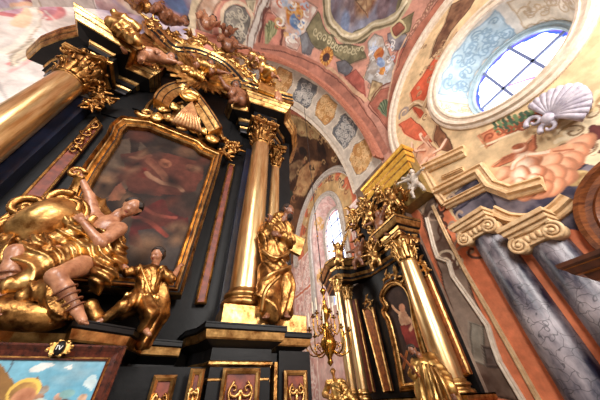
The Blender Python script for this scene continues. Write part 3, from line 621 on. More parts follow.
for w, col in ((.8, (186, 112, 88)), (.1, (90, 44, 34))): WL([(282, 108), (300, 113), (318, 124), (336, 142), (350, 165), (358, 190)], w, col, 8)
WL([(278, 115), (300, 119), (316, 131), (332, 148), (344, 168)], .08, (226, 190, 140), 8)
c.vary(.25, 2, 3)
grid_mesh('ceiling_chancel', P, c.C, FRESCO, keep, kind='structure', label='dark frescoed vault of the chancel beyond the arch')
# chancel east wall, opening with round head
WY, WZ, WR = 12.55, 11.4, 2.25
Yg, Zg = np.meshgrid(np.arange(7.6, 18.4, .05), np.arange(0, 16.4, .05), indexing='ij'); P = np.stack([np.full_like(Yg, XE), Yg, Zg], -1)
hole = ((np.abs(Yg-WY) < WR-.03) & (Zg < WZ) & (Zg > 6.0)) | (np.hypot(Yg-WY, (Zg-WZ)*.8) < WR-.03)
keep = ((Zg < CZ) | (np.hypot(Yg-CY, (Zg-CZ)*.98) < 4.95)) & ~hole
S = Surf(P, Yg, Zg, (206, 116, 84)); c = S.cv; q = S.qs
c.ell((WY, WZ+.6), 3.7, 4.3, 0, (214, 176, 124), (190, 148, 100), 2, .03)
for k in range(14): a = radians(10+k*12); c.ell((WY+3.7*cos(a), WZ+.5+4.2*sin(a)), .6, .5, degrees if False else 30*k, (214, 120, 86) if k % 2 else (218, 180, 128), None, 2, .05)
for k in range(26): a = radians(rng.uniform(0, 180)); c.scroll((WY+3.3*cos(a), WZ+.5+3.8*sin(a)), rng.uniform(.2, .5), rng.uniform(0, 360), .9, .1, [(150, 104, 74), (232, 204, 156), (120, 92, 80)][k % 3])
c.poly([(7, 0), (18.4, 0), (18.4, 7.5), (7, 7.5)], (232, 196, 184), (206, 160, 150), 2)
for y0, y1 in ((15.2, 16.6), (16.8, 18.2), (8.1, 9.6)):
    for z0, z1 in ((1, 4.4), (4.7, 8.1), (8.4, 11)):
        e = [(y0, z0), (y1, z0), (y1, z1), (y0, z1)]; c.poly(e, (222, 178, 166), (204, 152, 142), 3); c.line(e+[e[0]], .12, (240, 220, 208)); 
        for k in range(26): c.scroll((rng.uniform(y0+.2, y1-.2), rng.uniform(z0+.2, z1-.2)), rng.uniform(.15, .35), rng.uniform(0, 360), 1.1, .07, (242, 222, 212), rng.choice((-1, 1)))
c.vary(.15, 2, 3)
grid_mesh('wall_chancel', P, c.C, FRESCO, keep, kind='structure', label='chancel wall with coral lunette around an arched window')
g = G(); g.sweep(arc((XE, CY, CZ), 4.85, -8, 188, 60, 'yz'), mprof(.6, .3), N=(-1, 0, 0), side=-1); g.make('trim_%d' % tri, GREYST, kind='structure', label='grey-white round moulding of the chancel lunette'); tri += 1
w2 = thing('window_2', 'tall round-headed chancel window with pink stucco reveal', 'window', (XE, WY, 6)); del w2['category']; w2['kind'] = 'structure'
GX2 = 9.0; gr = 1.6
def jamb(x, r, z0, zc, k=1.25): return np.array([(x, WY+r, z0)]+[(x, WY+r*cos(t), zc+r*k*sin(t)) for t in np.linspace(0, pi, 60)]+[(x, WY-r, z0)])
g = G(); g.sweep(jamb(XE, WR+.1, 6, WZ), mprof(.42, .22), N=(-1, 0, 0), side=-1); g.make('window_frame', GREYST, w2)
ia = jamb(XE, WR, 6, WZ); ib = jamb(GX2, gr, 6.4, WZ); 
ia = np.vstack([np.linspace(ia[0], ia[1], 60)[:-1], ia[1:-1], np.linspace(ia[-2], ia[-1], 60)]); ib = np.vstack([np.linspace(ib[0], ib[1], 60)[:-1], ib[1:-1], np.linspace(ib[-2], ib[-1], 60)])
sA = np.concatenate([[0], np.cumsum(np.linalg.norm(np.diff(ia, axis=0), axis=1))]); nn = 260; si = np.linspace(0, sA[-1], nn); 
ia = np.stack([np.interp(si, sA, ia[:, k]) for k in range(3)], 1); ib = np.stack([np.interp(si, sA, ib[:, k]) for k in range(3)], 1)
tt = np.linspace(0, 1, 40); P = ia[:, None]*(1-tt)[None, :, None]+ib[:, None]*tt[None, :, None]; Ug, Vg = np.meshgrid(si, tt*2.2, indexing='ij')
c = Canvas(Ug, Vg, (226, 194, 184)); 
for k in range(int(sA[-1]/1.6)):
    o = .9+k*1.6
    if k % 3 == 1: c.ell((o, 1.1), .7, .75, 0, (222, 176, 112), (200, 148, 88), 4, .06)
    else: c.ell((o, 1.1), .78, .85, 0, (216, 176, 166), (202, 156, 148), 4, .06)
    for j in range(12): c.scroll((o+rng.uniform(-.6, .6), 1.1+rng.uniform(-.7, .7)), rng.uniform(.1, .24), rng.uniform(0, 360), 1.1, .05, (226, 200, 190))
grid_mesh('window_reveal', P, c.C, FRESCO, parent=w2)
g = G(); g.sweep(jamb(GX2, gr, 6.4, WZ), mprof(.3, .2), N=(-1, 0, 0), side=-1); g.make('window_rim', GREYST, w2)
A_, B_ = np.meshgrid(np.linspace(-gr, gr, 60), np.linspace(6.4, WZ+gr*1.25, 150), indexing='ij'); P = np.stack([np.full_like(A_, GX2+.03), WY+A_, B_], -1)
kp = (B_ < WZ) | (np.hypot(A_, (B_-WZ)*.8) <= gr); c = Canvas(A_, B_, (246, 250, 255)); d_ = np.where(B_ < WZ, gr-np.abs(A_), gr-np.hypot(A_, (B_-WZ)*.8)); c.mix((d_ < .2)*1., (132, 56, 60)); c.mix((d_ < .1)*1., (56, 80, 120))
c.mix(((B_ < 8.3) & (fbm(A_*5, B_*5, 1) > .5))*.8, (70, 110, 170)); c.mix(((B_ < 8.3) & (fbm(A_*5, B_*5, 6) > .56))*.8, (214, 190, 60))
grid_mesh('pane', P, c.C, PANE, kp, parent=w2)
g = G()
for o in (-.5, .5): g.bar((GX2-.03, WY+o, 6.4), (GX2-.03, WY+o, WZ+gr*1.1), .09, .06, up=(1, 0, 0))
for z in (8.3, 9.6, 10.9, 12.2): g.bar((GX2-.03, WY-gr, z), (GX2-.03, WY+gr, z), .08, .06, up=(1, 0, 0))
g.make('muntin', MUNT, w2)
g = G(); g.box((2, 18.5, 8), (13, .4, 16.2)); g.make('wall_north', mat('chancel_end_plaster', (222, 190, 178), (186, 146, 134), 0, .6, 1.2), kind='structure')
# ---- nave wall behind the left altar
xs = np.arange(-15, 2.7, .05); zs = np.arange(0, 18.9, .05); Xg, Zg = np.meshgrid(xs, zs, indexing='ij'); P = np.stack([Xg, np.full_like(Xg, 5.52), Zg], -1)
S = Surf(P, Xg, Zg, (230, 224, 218)); c = S.cv; q = S.qs; upper_left(); c.poly([(-15, 0), (2.7, 0), (2.7, 9.5), (-15, 9.5)], (228, 220, 214), (214, 200, 194), .8)
W([(204, 0), (250, -10), (262, 40), (250, 70), (215, 60), (196, 50)], (214, 150, 132), (200, 132, 112), 2)
WL([(8, 64), (30, 56), (60, 42)], .12, (226, 140, 140)); WL([(8, 71), (30, 62), (52, 50)], .08, (232, 170, 166))
W([(12, 58), (34, 38), (34, 52), (12, 66)], (206, 192, 172)); WL([(0, 80), (8, 105)], .06, (180, 172, 168)); 
W([(0, 150), (30, 128), (70, 100), (76, 84), (60, 110), (36, 130), (10, 165), (0, 172)], (226, 204, 200), (186, 140, 140), 2.4)
for k in range(24): c.scroll(q([(10+k*2.4, 158-k*2.6)])[0], rng.uniform(.08, .2), rng.uniform(0, 360), 1, .05, [(214, 120, 120), (110, 100, 110), (190, 150, 130)][k % 3])
W([(0, 160), (10, 150), (16, 165), (0, 180)], (190, 130, 76), (120, 90, 100), 4)
kp = (Zg < VZ_+AZ_*np.sqrt(np.clip(1-((Xg-VX)/(13*mA))**2, 0, 1))+.05) & np.where(Zg > VZ_, ((Xg-VX)/5.2)**2+((Zg-VZ_)/AZ_)**2 > .99, Xg < VX-5.2)
grid_mesh('wall_left', P, c.C, FRESCO, kp, kind='structure', label='bright white wall with faint red painted lines')
# ================================================================== ORNAMENT AND FIGURE BUILDERS
def spiral(c, r, turns, e1, e2, a0=0, n=40, out=None, k=.9):
    c = np.array(c, float); e1 = np.array(e1, float); e2 = np.array(e2, float); t = np.linspace(0, 1, n); a = a0+turns*2*pi*t; rr = r*(1-k*t)
    P = c+rr[:, None]*(np.cos(a)[:, None]*e1+np.sin(a)[:, None]*e2)
    if out is not None: P = P+np.array(out)*t[:, None]
    return P
def capital(t, c, rn, H, m=GOLDD, seg=8):
    """corinthian capital: bell, two rings of leaves, corner volutes, abacus"""
    c = np.array(c, float)
    g = G(); g.lathe([(rn*1.0, -.06*H), (rn*1.14, -.03*H), (rn*1.0, 0), (rn*.98, .1*H), (rn*1.02, .5*H), (rn*1.25, .8*H), (rn*1.3, .86*H), (0, .86*H)], c, 20); g.make('bell', m, t)
    g = G()
    for row, (z0, z1, off, sc) in enumerate(((0, .42, 0, 1.0), (.05, .72, .5, 1.05))):
        for k in range(seg):
            a = 2*pi*(k+off)/seg; d = np.array([cos(a), sin(a), 0]); s_ = np.array([-sin(a), cos(a), 0])
            P = [c+d*rn*(1.05+q[0]*sc)+np.array([0, 0, H*(z0+(z1-z0)*q[1])]) for q in ((0, 0), (.06, .35), (.12, .7), (.34, 1.0), (.56, .98), (.58, .84))]
            P = smooth_path(P, 3); w = np.interp(np.linspace(0, 1, len(P)), [0, .5, .85, 1], [.24, .3, .2, .1])*rn*1.1
            g.tube(P, w, 6, flat=.38, up=d)
            for q in (-1, 1):
                P2 = [c+d*rn*1.1+s_*q*rn*.22+np.array([0, 0, H*(z0+.35*(z1-z0))]), c+d*rn*1.28+s_*q*rn*.36+np.array([0, 0, H*(z0+.72*(z1-z0))]), c+d*rn*1.46+s_*q*rn*.38+np.array([0, 0, H*(z0+.66*(z1-z0))])]; g.tube(P2, [.09*rn, .1*rn, .04*rn], 5)
    g.make('acanthus_leaves', m, t)
    g = G()
    for k in range(4):
        a = pi/4+k*pi/2; d = np.array([cos(a), sin(a), 0]); ce = c+d*rn*1.72+np.array([0, 0, H*.77]); g.tube(spiral(ce, .34*rn, 1.7, d, (0, 0, 1), a0=2.2, n=26), np.linspace(.1, .05, 26)*rn, 6)
        g.tube([c+d*rn*1.0+np.array([0, 0, H*.45]), c+d*rn*1.25+np.array([0, 0, H*.72]), ce+d*-.2*rn+np.array([0, 0, .3*rn])], [.07*rn, .1*rn, .1*rn], 6)
        a += pi/4; d = np.array([cos(a), sin(a), 0]); g.ball(c+d*rn*1.5+np.array([0, 0, H*.9]), rn*.2, 5)
    g.make('volute', m, t)
    g = G(); q = rn*1.62
    P = []
    for k in range(4):
        a = -pi/4+k*pi/2; b = a+pi/2; A = np.array([cos(a), sin(a)])*q*1.38; B = np.array([cos(b), sin(b)])*q*1.38
        for u in np.linspace(.07, .93, 7): p = A*(1-u)+B*u; p = p*(1-.17*sin(pi*u)); P.append(p)
    for z0, s_, hh in ((.86, 1.0, .07), (.93, 1.06, .07)):
        g.prism([(c[0]+p[0]*s_, c[1]+p[1]*s_, c[2]+H*z0) for p in P], (0, 0, 1), H*hh)
    g.make('abacus', GOLD if m is GOLDD else m, t)
def column(t, x, y, z0, z1, r0, r1, m=GOLDC, seg=32):
    zs_ = [0, .3, .6, 1]; g = G(); g.lathe([(r0, z0), (r0*1.0, z0+(z1-z0)*.33), (r0*.95, z0+(z1-z0)*.66), (r1, z1)], (x, y, 0), seg); g.make('shaft', m, t)
    g = G(); b = z0; g.lathe([(r0*1.02, b+.02), (r0*1.08, b), (r0*1.08, b-.04), (r0*1.25, b-.07), (r0*1.28, b-.12), (r0*1.16, b-.15), (r0*1.12, b-.18), (r0*1.36, b-.21), (r0*1.42, b-.27), (r0*1.36, b-.32), (0, b-.32)], (x, y, 0), seg); g.make('base', GOLD, t)
def strip(name, P, N, parent, w=.05, m=RED, gold=GOLD, t=.03):
    """inlaid panel: field with raised gilded border; P are 4+ corner points"""
    P = np.array(P, float); N = np.array(N, float); g = G(); g.prism(P, N, t, 0); g.sweep(P+N*t*.5, [(-w, 0, 1), (-w, t*1.2, 1), (-w*.5, t*2, 1), (0, t*1.2, 1), (0, 0, 1)], N=N, side=1 if np.cross(P[1]-P[0], P[2]-P[1])@N > 0 else -1, closed=True); return g.make(name, [m, gold], parent)
def unit(v): v = np.array(v, float); return v/(np.linalg.norm(v)+1e-9)
def hand(g, w, d, s, n=(0, 0, 1), curl=.5, side=1):
    """palm, four unequal bent fingers and a thumb from wrist w along d; n = back of the hand"""
    w = np.array(w, float); d = unit(d); n = np.array(n, float); n = unit(n-(n@d)*d); a = np.cross(d, n)*side
    g.tube([w, w+d*.04*s, w+d*.09*s], [.026*s, .036*s, .034*s], 8, flat=.55, up=n)
    for i, (L, o) in enumerate(((.066, -.03), (.078, -.01), (.073, .01), (.056, .028))):
        b = w+d*.085*s+a*o*s; P = [b-d*.02*s]; q = d.copy(); P.append(b)
        for j, f in enumerate((.42, .33, .25)):
            an = curl*(.5+.5*j); q = unit(q*cos(an*.9)-n*sin(an*.9)); P.append(P[-1]+q*L*s*f)
        g.tube(P, np.array([.011, .0115, .0105, .0095, .008])*s, 6)
    P = [w+d*.02*s-a*.02*s, w+d*.05*s-a*.05*s-n*.01*s, w+d*.08*s-a*.062*s-n*.025*s*(1+curl)]; g.tube(P, np.array([.016, .014, .010])*s, 6)
def figure(t, J, s, face, up=(0, 0, 1), skin=SKIN, putto=False, hands=True, hair=HAIR, beard=False, h=None, curly=True, curl=.6, name='body', bald=False):
    J = {k: np.array(v, float) for k, v in J.items()}; f = unit(face); upv = unit(np.array(up)-np.array(up)@f*f); sd = np.cross(f, upv)
    pl = 1.3 if putto else 1.0; hs = s*(1.3 if putto else 1.0); H = J['head']; pr = []
    ta = unit(J['chest']-J['pelvis']); shv = unit(J['shR']-J['shL']); tf = unit(np.cross(shv, ta))
    pr.append((H+upv*.03*hs, H-upv*.02*hs+f*.01*hs, .098*hs, .088*hs, sd, 1.18)); pr.append((H+f*.02*hs, H-upv*.085*hs+f*.045*hs, .075*hs, .045*hs))
    pr.append((J['neck'], H-upv*.03*hs, .062*s*pl, .055*s*pl))
    pr.append((J['chest'], J['pelvis'], .155*s*pl, (.15 if putto else .13)*s*pl, tf, 1.35)); pr.append((J['shL'], J['chest'], .085*s*pl, .12*s*pl, tf, 1.2)); pr.append((J['shR'], J['chest'], .085*s*pl, .12*s*pl, tf, 1.2)); pr.append((J['chest'], J['neck'], .1*s, .06*s))
    if putto: pr.append(((J['chest']+J['pelvis'])/2+tf*-.0, J['pelvis']+tf*0, .19*s, .18*s))
    for q in 'LR':
        if 'el'+q in J:
            pr.append((J['sh'+q], J['el'+q], .068*s*pl, .05*s*pl)); pr.append((J['el'+q], J['ha'+q], .054*s*pl, .033*s*pl)); e = unit(J['el'+q]-J['sh'+q]); pr.append((J['sh'+q]+e*.06*s, J['sh'+q]+e*.18*s, .072*s*pl, .064*s*pl))
        if 'kn'+q in J:
            hp = J.get('hip'+q, J['pelvis']); pr.append((hp, J['kn'+q], .105*s*pl, .068*s*pl)); e = J['an'+q]-J['kn'+q]; pr.append((J['kn'+q], J['kn'+q]+e*.4, .066*s*pl, .064*s*pl)); pr.append((J['kn'+q]+e*.4, J['an'+q], .064*s*pl, .04*s*pl)); pr.append((J['an'+q], J['to'+q], .045*s*pl, .032*s*pl))
    # features
    pr.append((H-upv*.005*hs+f*.085*hs, H-upv*.04*hs+f*.112*hs, .014*hs, .02*hs)); pr.append((H+upv*.02*hs+f*.082*hs-sd*.035*hs, H+upv*.02*hs+f*.082*hs+sd*.035*hs, .02*hs, .02*hs)); pr.append((H-upv*.105*hs+f*.065*hs, H-upv*.1*hs+f*.075*hs, .024*hs, .02*hs))
    for q in (-1, 1): pr.append((H+sd*q*.088*hs-upv*.01*hs, H+sd*q*.092*hs+upv*.015*hs, .02*hs, .022*hs)); pr.append((H-upv*.04*hs+f*.06*hs+sd*q*.04*hs, H-upv*.045*hs+f*.06*hs+sd*q*.045*hs, .035*hs, .03*hs))
    h = h or .016*s
    V, Q = nets(sdf_fn(pr, .035*s), np.min([np.minimum(p[0], p[1]) for p in pr], 0)-.25*s*pl, np.max([np.maximum(p[0], p[1]) for p in pr], 0)+.25*s*pl, h)
    g = G(); g.add(V, Q)
    if hands:
        for q in 'LR':
            if 'el'+q in J: hand(g, J['ha'+q], J['ha'+q]-J['el'+q], s*(1.1 if putto else 1.15), n=f+upv*.3, curl=curl, side=1 if q == 'L' else -1)
            if 'kn'+q in J and ('an'+q) in J:
                d = unit(J['to'+q]-J['an'+q]); a = np.cross(d, (0, 0, 1.)); a = unit(a) if np.linalg.norm(a) > .1 else np.array([1., 0, 0])
                for i in range(5): b = J['to'+q]+a*(i-2)*.016*s; g.tube([b-d*.01*s, b+d*(.035-.003*abs(i-1))*s], [.013*s, .010*s], 6)
    g.make(name, skin, t)
    g = G()
    for q in (-1, 1): c = H+upv*.0*hs+f*.087*hs+sd*q*.034*hs; g.ball(c, .0145*hs, 6)
    g.make('eye', EYEM, t)
    g = G(); c = H-upv*.068*hs+f*.098*hs; g.tube([c-sd*.024*hs, c+f*.006*hs, c+sd*.024*hs], [.006*hs, .011*hs, .006*hs], 6); g.make('lips', LIP, t)
    if not bald:
        hp = []; r0 = np.random.default_rng(int(abs(H[0]*1000)))
        for k in range(46):
            v = unit(r0.normal(size=3)); 
            if v@f > .42 and v@upv < .75: continue
            if v@upv < -.45 and v@f > -.2: continue
            c = H+upv*.025*hs+v*np.array([.1*hs]*3); e = unit(np.cross(v, r0.normal(size=3))); hp.append((c, c+e*.035*hs, .027*hs, .014*hs))
        hp.append((H+upv*.045*hs-f*.025*hs, H-f*.04*hs, .1*hs, .095*hs))
        if beard:
            for k in range(16): c = H-upv*(.085+.05*r0.uniform())*hs+f*(.055+.04*r0.uniform())*hs+sd*r0.uniform(-.06, .06)*hs; hp.append((c, c-upv*.05*hs, .024*hs, .01*hs))
            hp.append((H-upv*.1*hs+f*.03*hs, H-upv*.16*hs+f*.05*hs, .055*hs, .03*hs))
        carve('hair', hp, hair, t, h=.016*hs, k=.012*hs)
def wing(t, root, tip, s, N, m=GOLD):
    """feathered wing from root to tip, three rows of feathers"""
    root = np.array(root, float); tip = np.array(tip, float); N = unit(N); d = tip-root; L = np.linalg.norm(d); d /= L; b = unit(np.cross(N, d)); g = G(); g.tube([root, root+d*L*.5+b*.1*L, tip], [.05*s, .045*s, .02*s], 8)
    for row, (ln, w) in enumerate(((.62, .06), (.42, .055), (.24, .05))):
        for k in range(10):
            u = k/9; p = root+d*L*u+b*.1*L*sin(pi*u)+N*(row*.012*s); e = unit(-b*(1-.5*u)+d*(.15+.8*u)); ll = L*ln*(.6+.5*u); g.tube([p, p+e*ll*.6, p+e*ll], [w*s*.6, w*s*.8, w*s*.2], 6, flat=.3, up=N)
    g.make('wing', m, t)
# ================================================================== THE LEFT ALTAR
YA = 4.7
alt = thing('side_altar', 'large black and gilded altar with stepped cornice filling the left side', 'altar', (-1.55, 5.0, 0))
# retable body
g = G(); g.prism([(-3.95, 5.35, .2), (2.25, 5.35, .2), (2.25, 5.35, 10.2), (-3.95, 5.35, 10.2)], (0, 1, 0), .35)
g.prism([(-3.45, 5.3, 8.0), (.5, 5.3, 8.0), (.3, 5.3, 10.4), (-3.2, 5.3, 10.4)], (0, 1, 0), .3); g.make('retable', BLACK, alt)
# projecting pilaster strips
strip('inlay_panel', [onY(*p, 5.28) for p in ((8, 212), (44, 200), (103, 127), (96, 118))], (0, -1, 0), alt)
strip('inlay_panel', [onY(*p, 5.28) for p in ((194, 305), (206, 305), (235, 166), (228, 164))], (0, -1, 0), alt)
for x in (-3.0, -.0 ): pass
BBL = mat('blue_black_lacquer', (28, 36, 58), (16, 18, 28), 0, .3, 2, .05)
for cc, dd in (((.78, 5.25, 5.6), (.34, .3, 5.2)), ((-3.85, 5.25, 5.6), (.34, .3, 5.2)), ((1.9, 5.9, 5.0), (.9, .5, 9.6))):
    g = G(); g.box(cc, dd); g.make('pilaster', BBL, alt)
for k in range(2):     # small scroll mount on the left red panel
    pass
g = G()
for k, (px, py) in enumerate(((74, 150), (80, 142), (87, 133), (94, 125))):
    p = onY(px, py, 5.2); g.tube(spiral(p, .13, 1.2, (1, 0, 0), (0, 0, 1), a0=k*1.5, n=18), np.linspace(.03, .015, 18), 6); g.ball(p+np.array([0, -.02, .12]), (.05, .04, .09), 6)
g.make('scroll_mount', GOLDD, alt)
# entablature
ZC = 10.0
EP = [(-6.2, 5.45), (-5.7, 4.85), (-5.16, 4.41), (-4.74, 4.13), (-4.68, 3.58), (-2.98, 3.98), (-3.15, 4.5), (-2.58, 4.56), (-2.55, 5.2)]
ER = [(-.42, 5.2), (-.36, 4.54), (.17, 4.45), (.13, 4.05), (1.78, 3.97), (1.92, 4.45), (2.35, 4.8), (2.7, 5.5), (2.85, 6.4)]
# materials 0 gold 1 black 2 silver-black
EPROF = [(-.9, .1, 1), (-.02, .06, 0), (0, 0, 0), (-.03, -.06, 1), (-.04, -.09, 0), (-.09, -.18, 0), (-.11, -.2, 1), (-.12, -.22, 0), (-.19, -.34, 0), (-.22, -.36, 1), (-.5, -.41, 0), (-.52, -.49, 0), (-.56, -.51, 1), (-.58, -.68, 1), (-.64, -.7, 0), (-.66, -.75, 0), (-.68, -.77, 1), (-.7, -.9, 2), (-.73, -.93, 1), (-1.1, -.95, 1)]
SIL = mat('silvered_edge', (150, 150, 158), (90, 88, 92), .9, .35, 6)
for P in (EP, ER):
    g = G(); g.sweep([(x, y, ZC) for x, y in P], EPROF, N=(0, 0, 1), side=1); g.make('entablature', [GOLD, BLACK, SIL], alt)
for x, y in ((-4.02, 4.8), (1.0, 4.85)):
    g = G(); g.box((x, y, 9.3), (.86, .74, .5)); g.make('frieze_block', BLACK, alt)
    g = G(); 
    for k in range(3): g.tube(spiral((x-.25+.25*k, y-.39, 9.3), .1, 1.2, (1, 0, 0), (0, 0, 1), a0=k*2, n=16), np.linspace(.03, .015, 16), 5)
    g.sweep([(x-.44, y+.38, 9.06), (x-.44, y-.38, 9.06), (x+.44, y-.38, 9.06), (x+.44, y+.38, 9.06)], [(0, 0, 0), (.05, .02, 0), (.07, .07, 0), (0, .09, 0)], side=1); g.make('frieze_ornament', GOLDD, alt)
# arched middle of the entablature
CP = smooth_path([onY(*p, 4.5) for p in ((155, 98), (159, 91), (168, 84.5), (180, 82), (191, 87), (200, 96), (211, 111), (221, 127))], 5)
g = G(); g.sweep(CP, [(.05, -.8, 1), (.05, 0, 0), (0, 0, 1), (-.03, -.02, 0), (-.13, -.05, 0), (-.16, -.07, 1), (-.18, -.09, 0), (-.32, -.16, 0), (-.35, -.18, 1), (-.4, -.42, 1), (-.43, -.44, 0), (-.53, -.47, 0), (-.56, -.49, 1), (-.6, -.8, 1)], N=(0, -1, 0), side=-1); g.make('arched_cornice', [GOLD, BLACK], alt)
g = G(); g.prism([(-2.9, 5.25, 8.6), (-.05, 5.25, 8.6), (-.05, 5.25, 12.3), (-2.9, 5.25, 12.3)], (0, 1, 0), .3); g.make('tympanum', BLACK, alt)
# upper gable with serpentine mouldings
GP = smooth_path([onY(*p, 4.95) for p in ((149, 27), (153, 34), (158, 38), (166, 47), (176, 54), (190, 55), (203, 58), (222, 67), (234, 78), (242, 87), (256, 92), (272, 98), (291, 103))], 4)
g = G(); g.sweep(GP, [(.26, 0, 0), (.26, .3, 0), (.2, .32, 0), (.12, .26, 1), (.02, .2, 0), (-.04, .24, 0), (-.08, .2, 1), (-.16, .16, 0), (-.22, .2, 0), (-.26, .12, 0), (-.28, 0, 0)], N=(0, -1, 0), side=-1); g.make('gable_moulding', [GOLD, BLACK], alt)
low = [onY(291, 103, 4.95)*[1, 1, 0]+[0, 0, 10.05], onY(149, 27, 4.95)*[1, 1, 0]+[0, 0, 10.05]]
low.insert(1, np.array([-.1, 4.95, 10.05])); low.insert(2, np.array([-.1, 4.95, 11.0])); low.insert(3, np.array([-2.8, 4.95, 11.3])); low.insert(4, np.array([-2.8, 4.95, 10.05]))
g = G(); g.prism([p+np.array([0, .06, 0]) for p in GP]+[p_+np.array([0, .06, 0]) for p_ in low], (0, 1, 0), .3); g.make('gable', [GOLDD], alt)
for (px, py, r, a) in ((152, 24, .3, 0), (163, 62, .3, 2), (176, 66, .26, 1), (247, 73, .3, 3), (233, 60, .28, 2), (196, 44, .35, 1), (262, 82, .25, 4)):
    g = G(); p = onY(px, py, 4.75); g.tube(spiral(p, r, 1.6, (1, 0, 0), (0, 0, 1), a0=a, n=30), np.linspace(.09, .05, 30), 8); g.ball(p, .1, 6); g.make('gable_scroll', GOLD, alt)
# gilded acanthus clumps along the gable
def clump(name, pts, y, s, m, parent, seed=0, n=7, **kw):
    r0 = np.random.default_rng(seed); pr = []
    for px, py in pts:
        c = onY(px, py, y)
        for k in range(n):
            a = r0.uniform(0, 2*pi); d = np.array([cos(a), -.4*r0.uniform(), sin(a)])*s*r0.uniform(.5, 1.1); m_ = c+d*.55+r0.normal(size=3)*s*.12; pr += [(c, m_, .13*s, .17*s), (m_, c+d+r0.normal(size=3)*s*.1, .17*s, .07*s)]
    return carve(name, pr, m, parent, h=.13*s*.42, k=.04*s, fold=.02*s, fk=26/s, seed=seed, **kw)
clump('acanthus', [(206, 42), (218, 50), (225, 56)], 4.95, .46, GOLD, alt, 16, 12); clump('acanthus', [(243, 58), (250, 66), (236, 54)], 4.95, .4, GOLD, alt, 17, 9); clump('acanthus', [(172, 34), (180, 40), (192, 36)], 4.95, .42, GOLDD, alt, 18, 9)
clump('acanthus', [(150, 20), (157, 30), (168, 40)], 4.8, .42, GOLD, alt, 1); clump('acanthus', [(185, 46), (199, 48), (213, 54)], 4.8, .4, GOLDB, alt, 2)
clump('acanthus', [(156, 66), (150, 58)], 4.75, .36, GOLD, alt, 3); clump('acanthus', [(240, 68), (250, 76), (262, 84)], 4.75, .36, GOLDB, alt, 4)
# sunburst
sb = thing('sunburst', 'gilded sunburst of straight rays around a small golden cloud', 'ornament', onY(203, 82, 4.75)); o = onY(206, 81, 4.6)
for k in range(48):
    a = 2*pi*k/48+.05; L = (1.75 if k % 2 else 1.35)*(1.15 if cos(a) < -.1 else .9)*(.85 if sin(a) > .6 else 1)*(.62 if sin(a) < -.35 else 1); d = np.array([cos(a), -.12, sin(a)]); s_ = np.array([-sin(a), 0, cos(a)]); w0, w1 = .015, .042
    g = G(); A, B = o+d*.12, o+d*L; g.add([A-s_*w0, A+s_*w0, A+np.array([0, -.05, 0]), B-s_*w1, B+s_*w1, B+np.array([0, -.06, 0]), A+np.array([0, .06, 0]), B+np.array([0, .04, 0])], [(0, 2, 5, 3), (2, 1, 4, 5), (3, 5, 4, 7), (0, 3, 7, 6), (1, 6, 7, 4)], 0, False); g.make('ray', GOLD, sb)
carve('cloud', [(o+np.array([rng.uniform(-.75, .0), -.2, rng.uniform(-.35, .05)]), o+np.array([rng.uniform(-.7, -.05), -.2, rng.uniform(-.3, 0)]), .08, .1) for k in range(12)], GOLDB, sb, h=.025, k=.02, fold=.03, fk=22)
# crowning cartouche over the painting: shell arch, scroll and fan of drapery
ca = thing('cartouche', 'gilded cartouche with fan of drapery over the large painting', 'ornament', onY(190, 118, 4.8))
Pc = smooth_path([onY(*p, 4.95) for p in ((152, 121), (158, 108), (172, 101), (188, 101), (203, 112), (212, 128), (216, 142))], 6)
g = G(); g.sweep(Pc, mprof(.5, .18, (0, 1, 0)), N=(0, -1, 0), side=1); g.make('arched_band', [GOLDD, BLACK], ca)
for k, (px, py) in enumerate(((157, 117), (163, 109), (173, 106), (200, 120), (206, 131), (169, 118), (194, 129), (183, 127), (212, 139))):
    g = G(); p = onY(px, py, 4.8); g.ball(p, (.17, .08, .2), 6, rot=[[cos(k), 0, sin(k)], [0, 1, 0], [-sin(k), 0, cos(k)]]); g.ball(p+np.array([0, -.05, 0]), (.09, .06, .12), 5); g.make('lozenge', GOLD if k % 2 else GOLDB, ca)
g = G(); top = onY(192, 102, 4.55)
for k in range(9):
    e = onY(173+k*3.4, 123+1.1*k, 4.7)
    g.tube([top, (top*.4+e*.6)+np.array([0, -.06, 0]), e], [.03, .06, .1], 8, flat=.6)
g.make('drapery_fan', mat('pale_gilding', (232, 190, 138), (186, 128, 84), .6, .4, 6, .2), ca)
g = G(); p = onY(191, 97, 4.5); g.tube(spiral(p+np.array([-.05, 0, 0]), .27, 1.5, (1, 0, 0), (0, 0, 1), a0=.6, n=30), np.linspace(.09, .06, 30), 8); g.ball(p, (.2, .1, .12)); g.make('scroll', GOLDB, ca)
for px, py, a, sgn in ((146, 113, 3.6, 1), (216, 138, 0, 1)):
    g = G(); p = onY(px, py, 4.85); P = spiral(p, .22, 1.3, (sgn, 0, 0), (0, 0, 1), a0=a, n=26); g.tube(P, np.linspace(.075, .04, 26), 8); g.make('volute', GOLD, ca)
# columns (each its own thing on the altar pedestals)
def altar_column(name, label, x, y, z0, z1, r0, r1, H, parent=None, group=None, m=GOLD):
    t = thing(name, label, 'column', (x, y, z0-.32), 'gilded columns of the left altar'); column(t, x, y, z0, z1, r0, r1); capital(t, (x, y, z1), r1, H); return t
altar_column('gilded_column', 'thick pale gilded column cut by the left edge, carved capital', -4.1, 4.72, 3.35, 8.1, .35, .31, .95)
altar_column('gilded_column', 'tall gilded column right of the large painting, beside the robed prophet', 1.0, 4.75, 3.32, 8.05, .3, .265, 1.0)
altar_column('gilded_column', 'slimmer gilded column set back behind the tall one and the prophet', 1.72, 5.55, 3.32, 8.05, .27, .24, 1.1)
# pilaster capitals beside the columns
for px, py in ((232, 150), (100, 102)):
    clump('pilaster_capital', [(px, py), (px-7, py+4), (px-3, py-8), (px+5, py-2)], 5.05, .32, GOLDD, alt, int(px), 8)
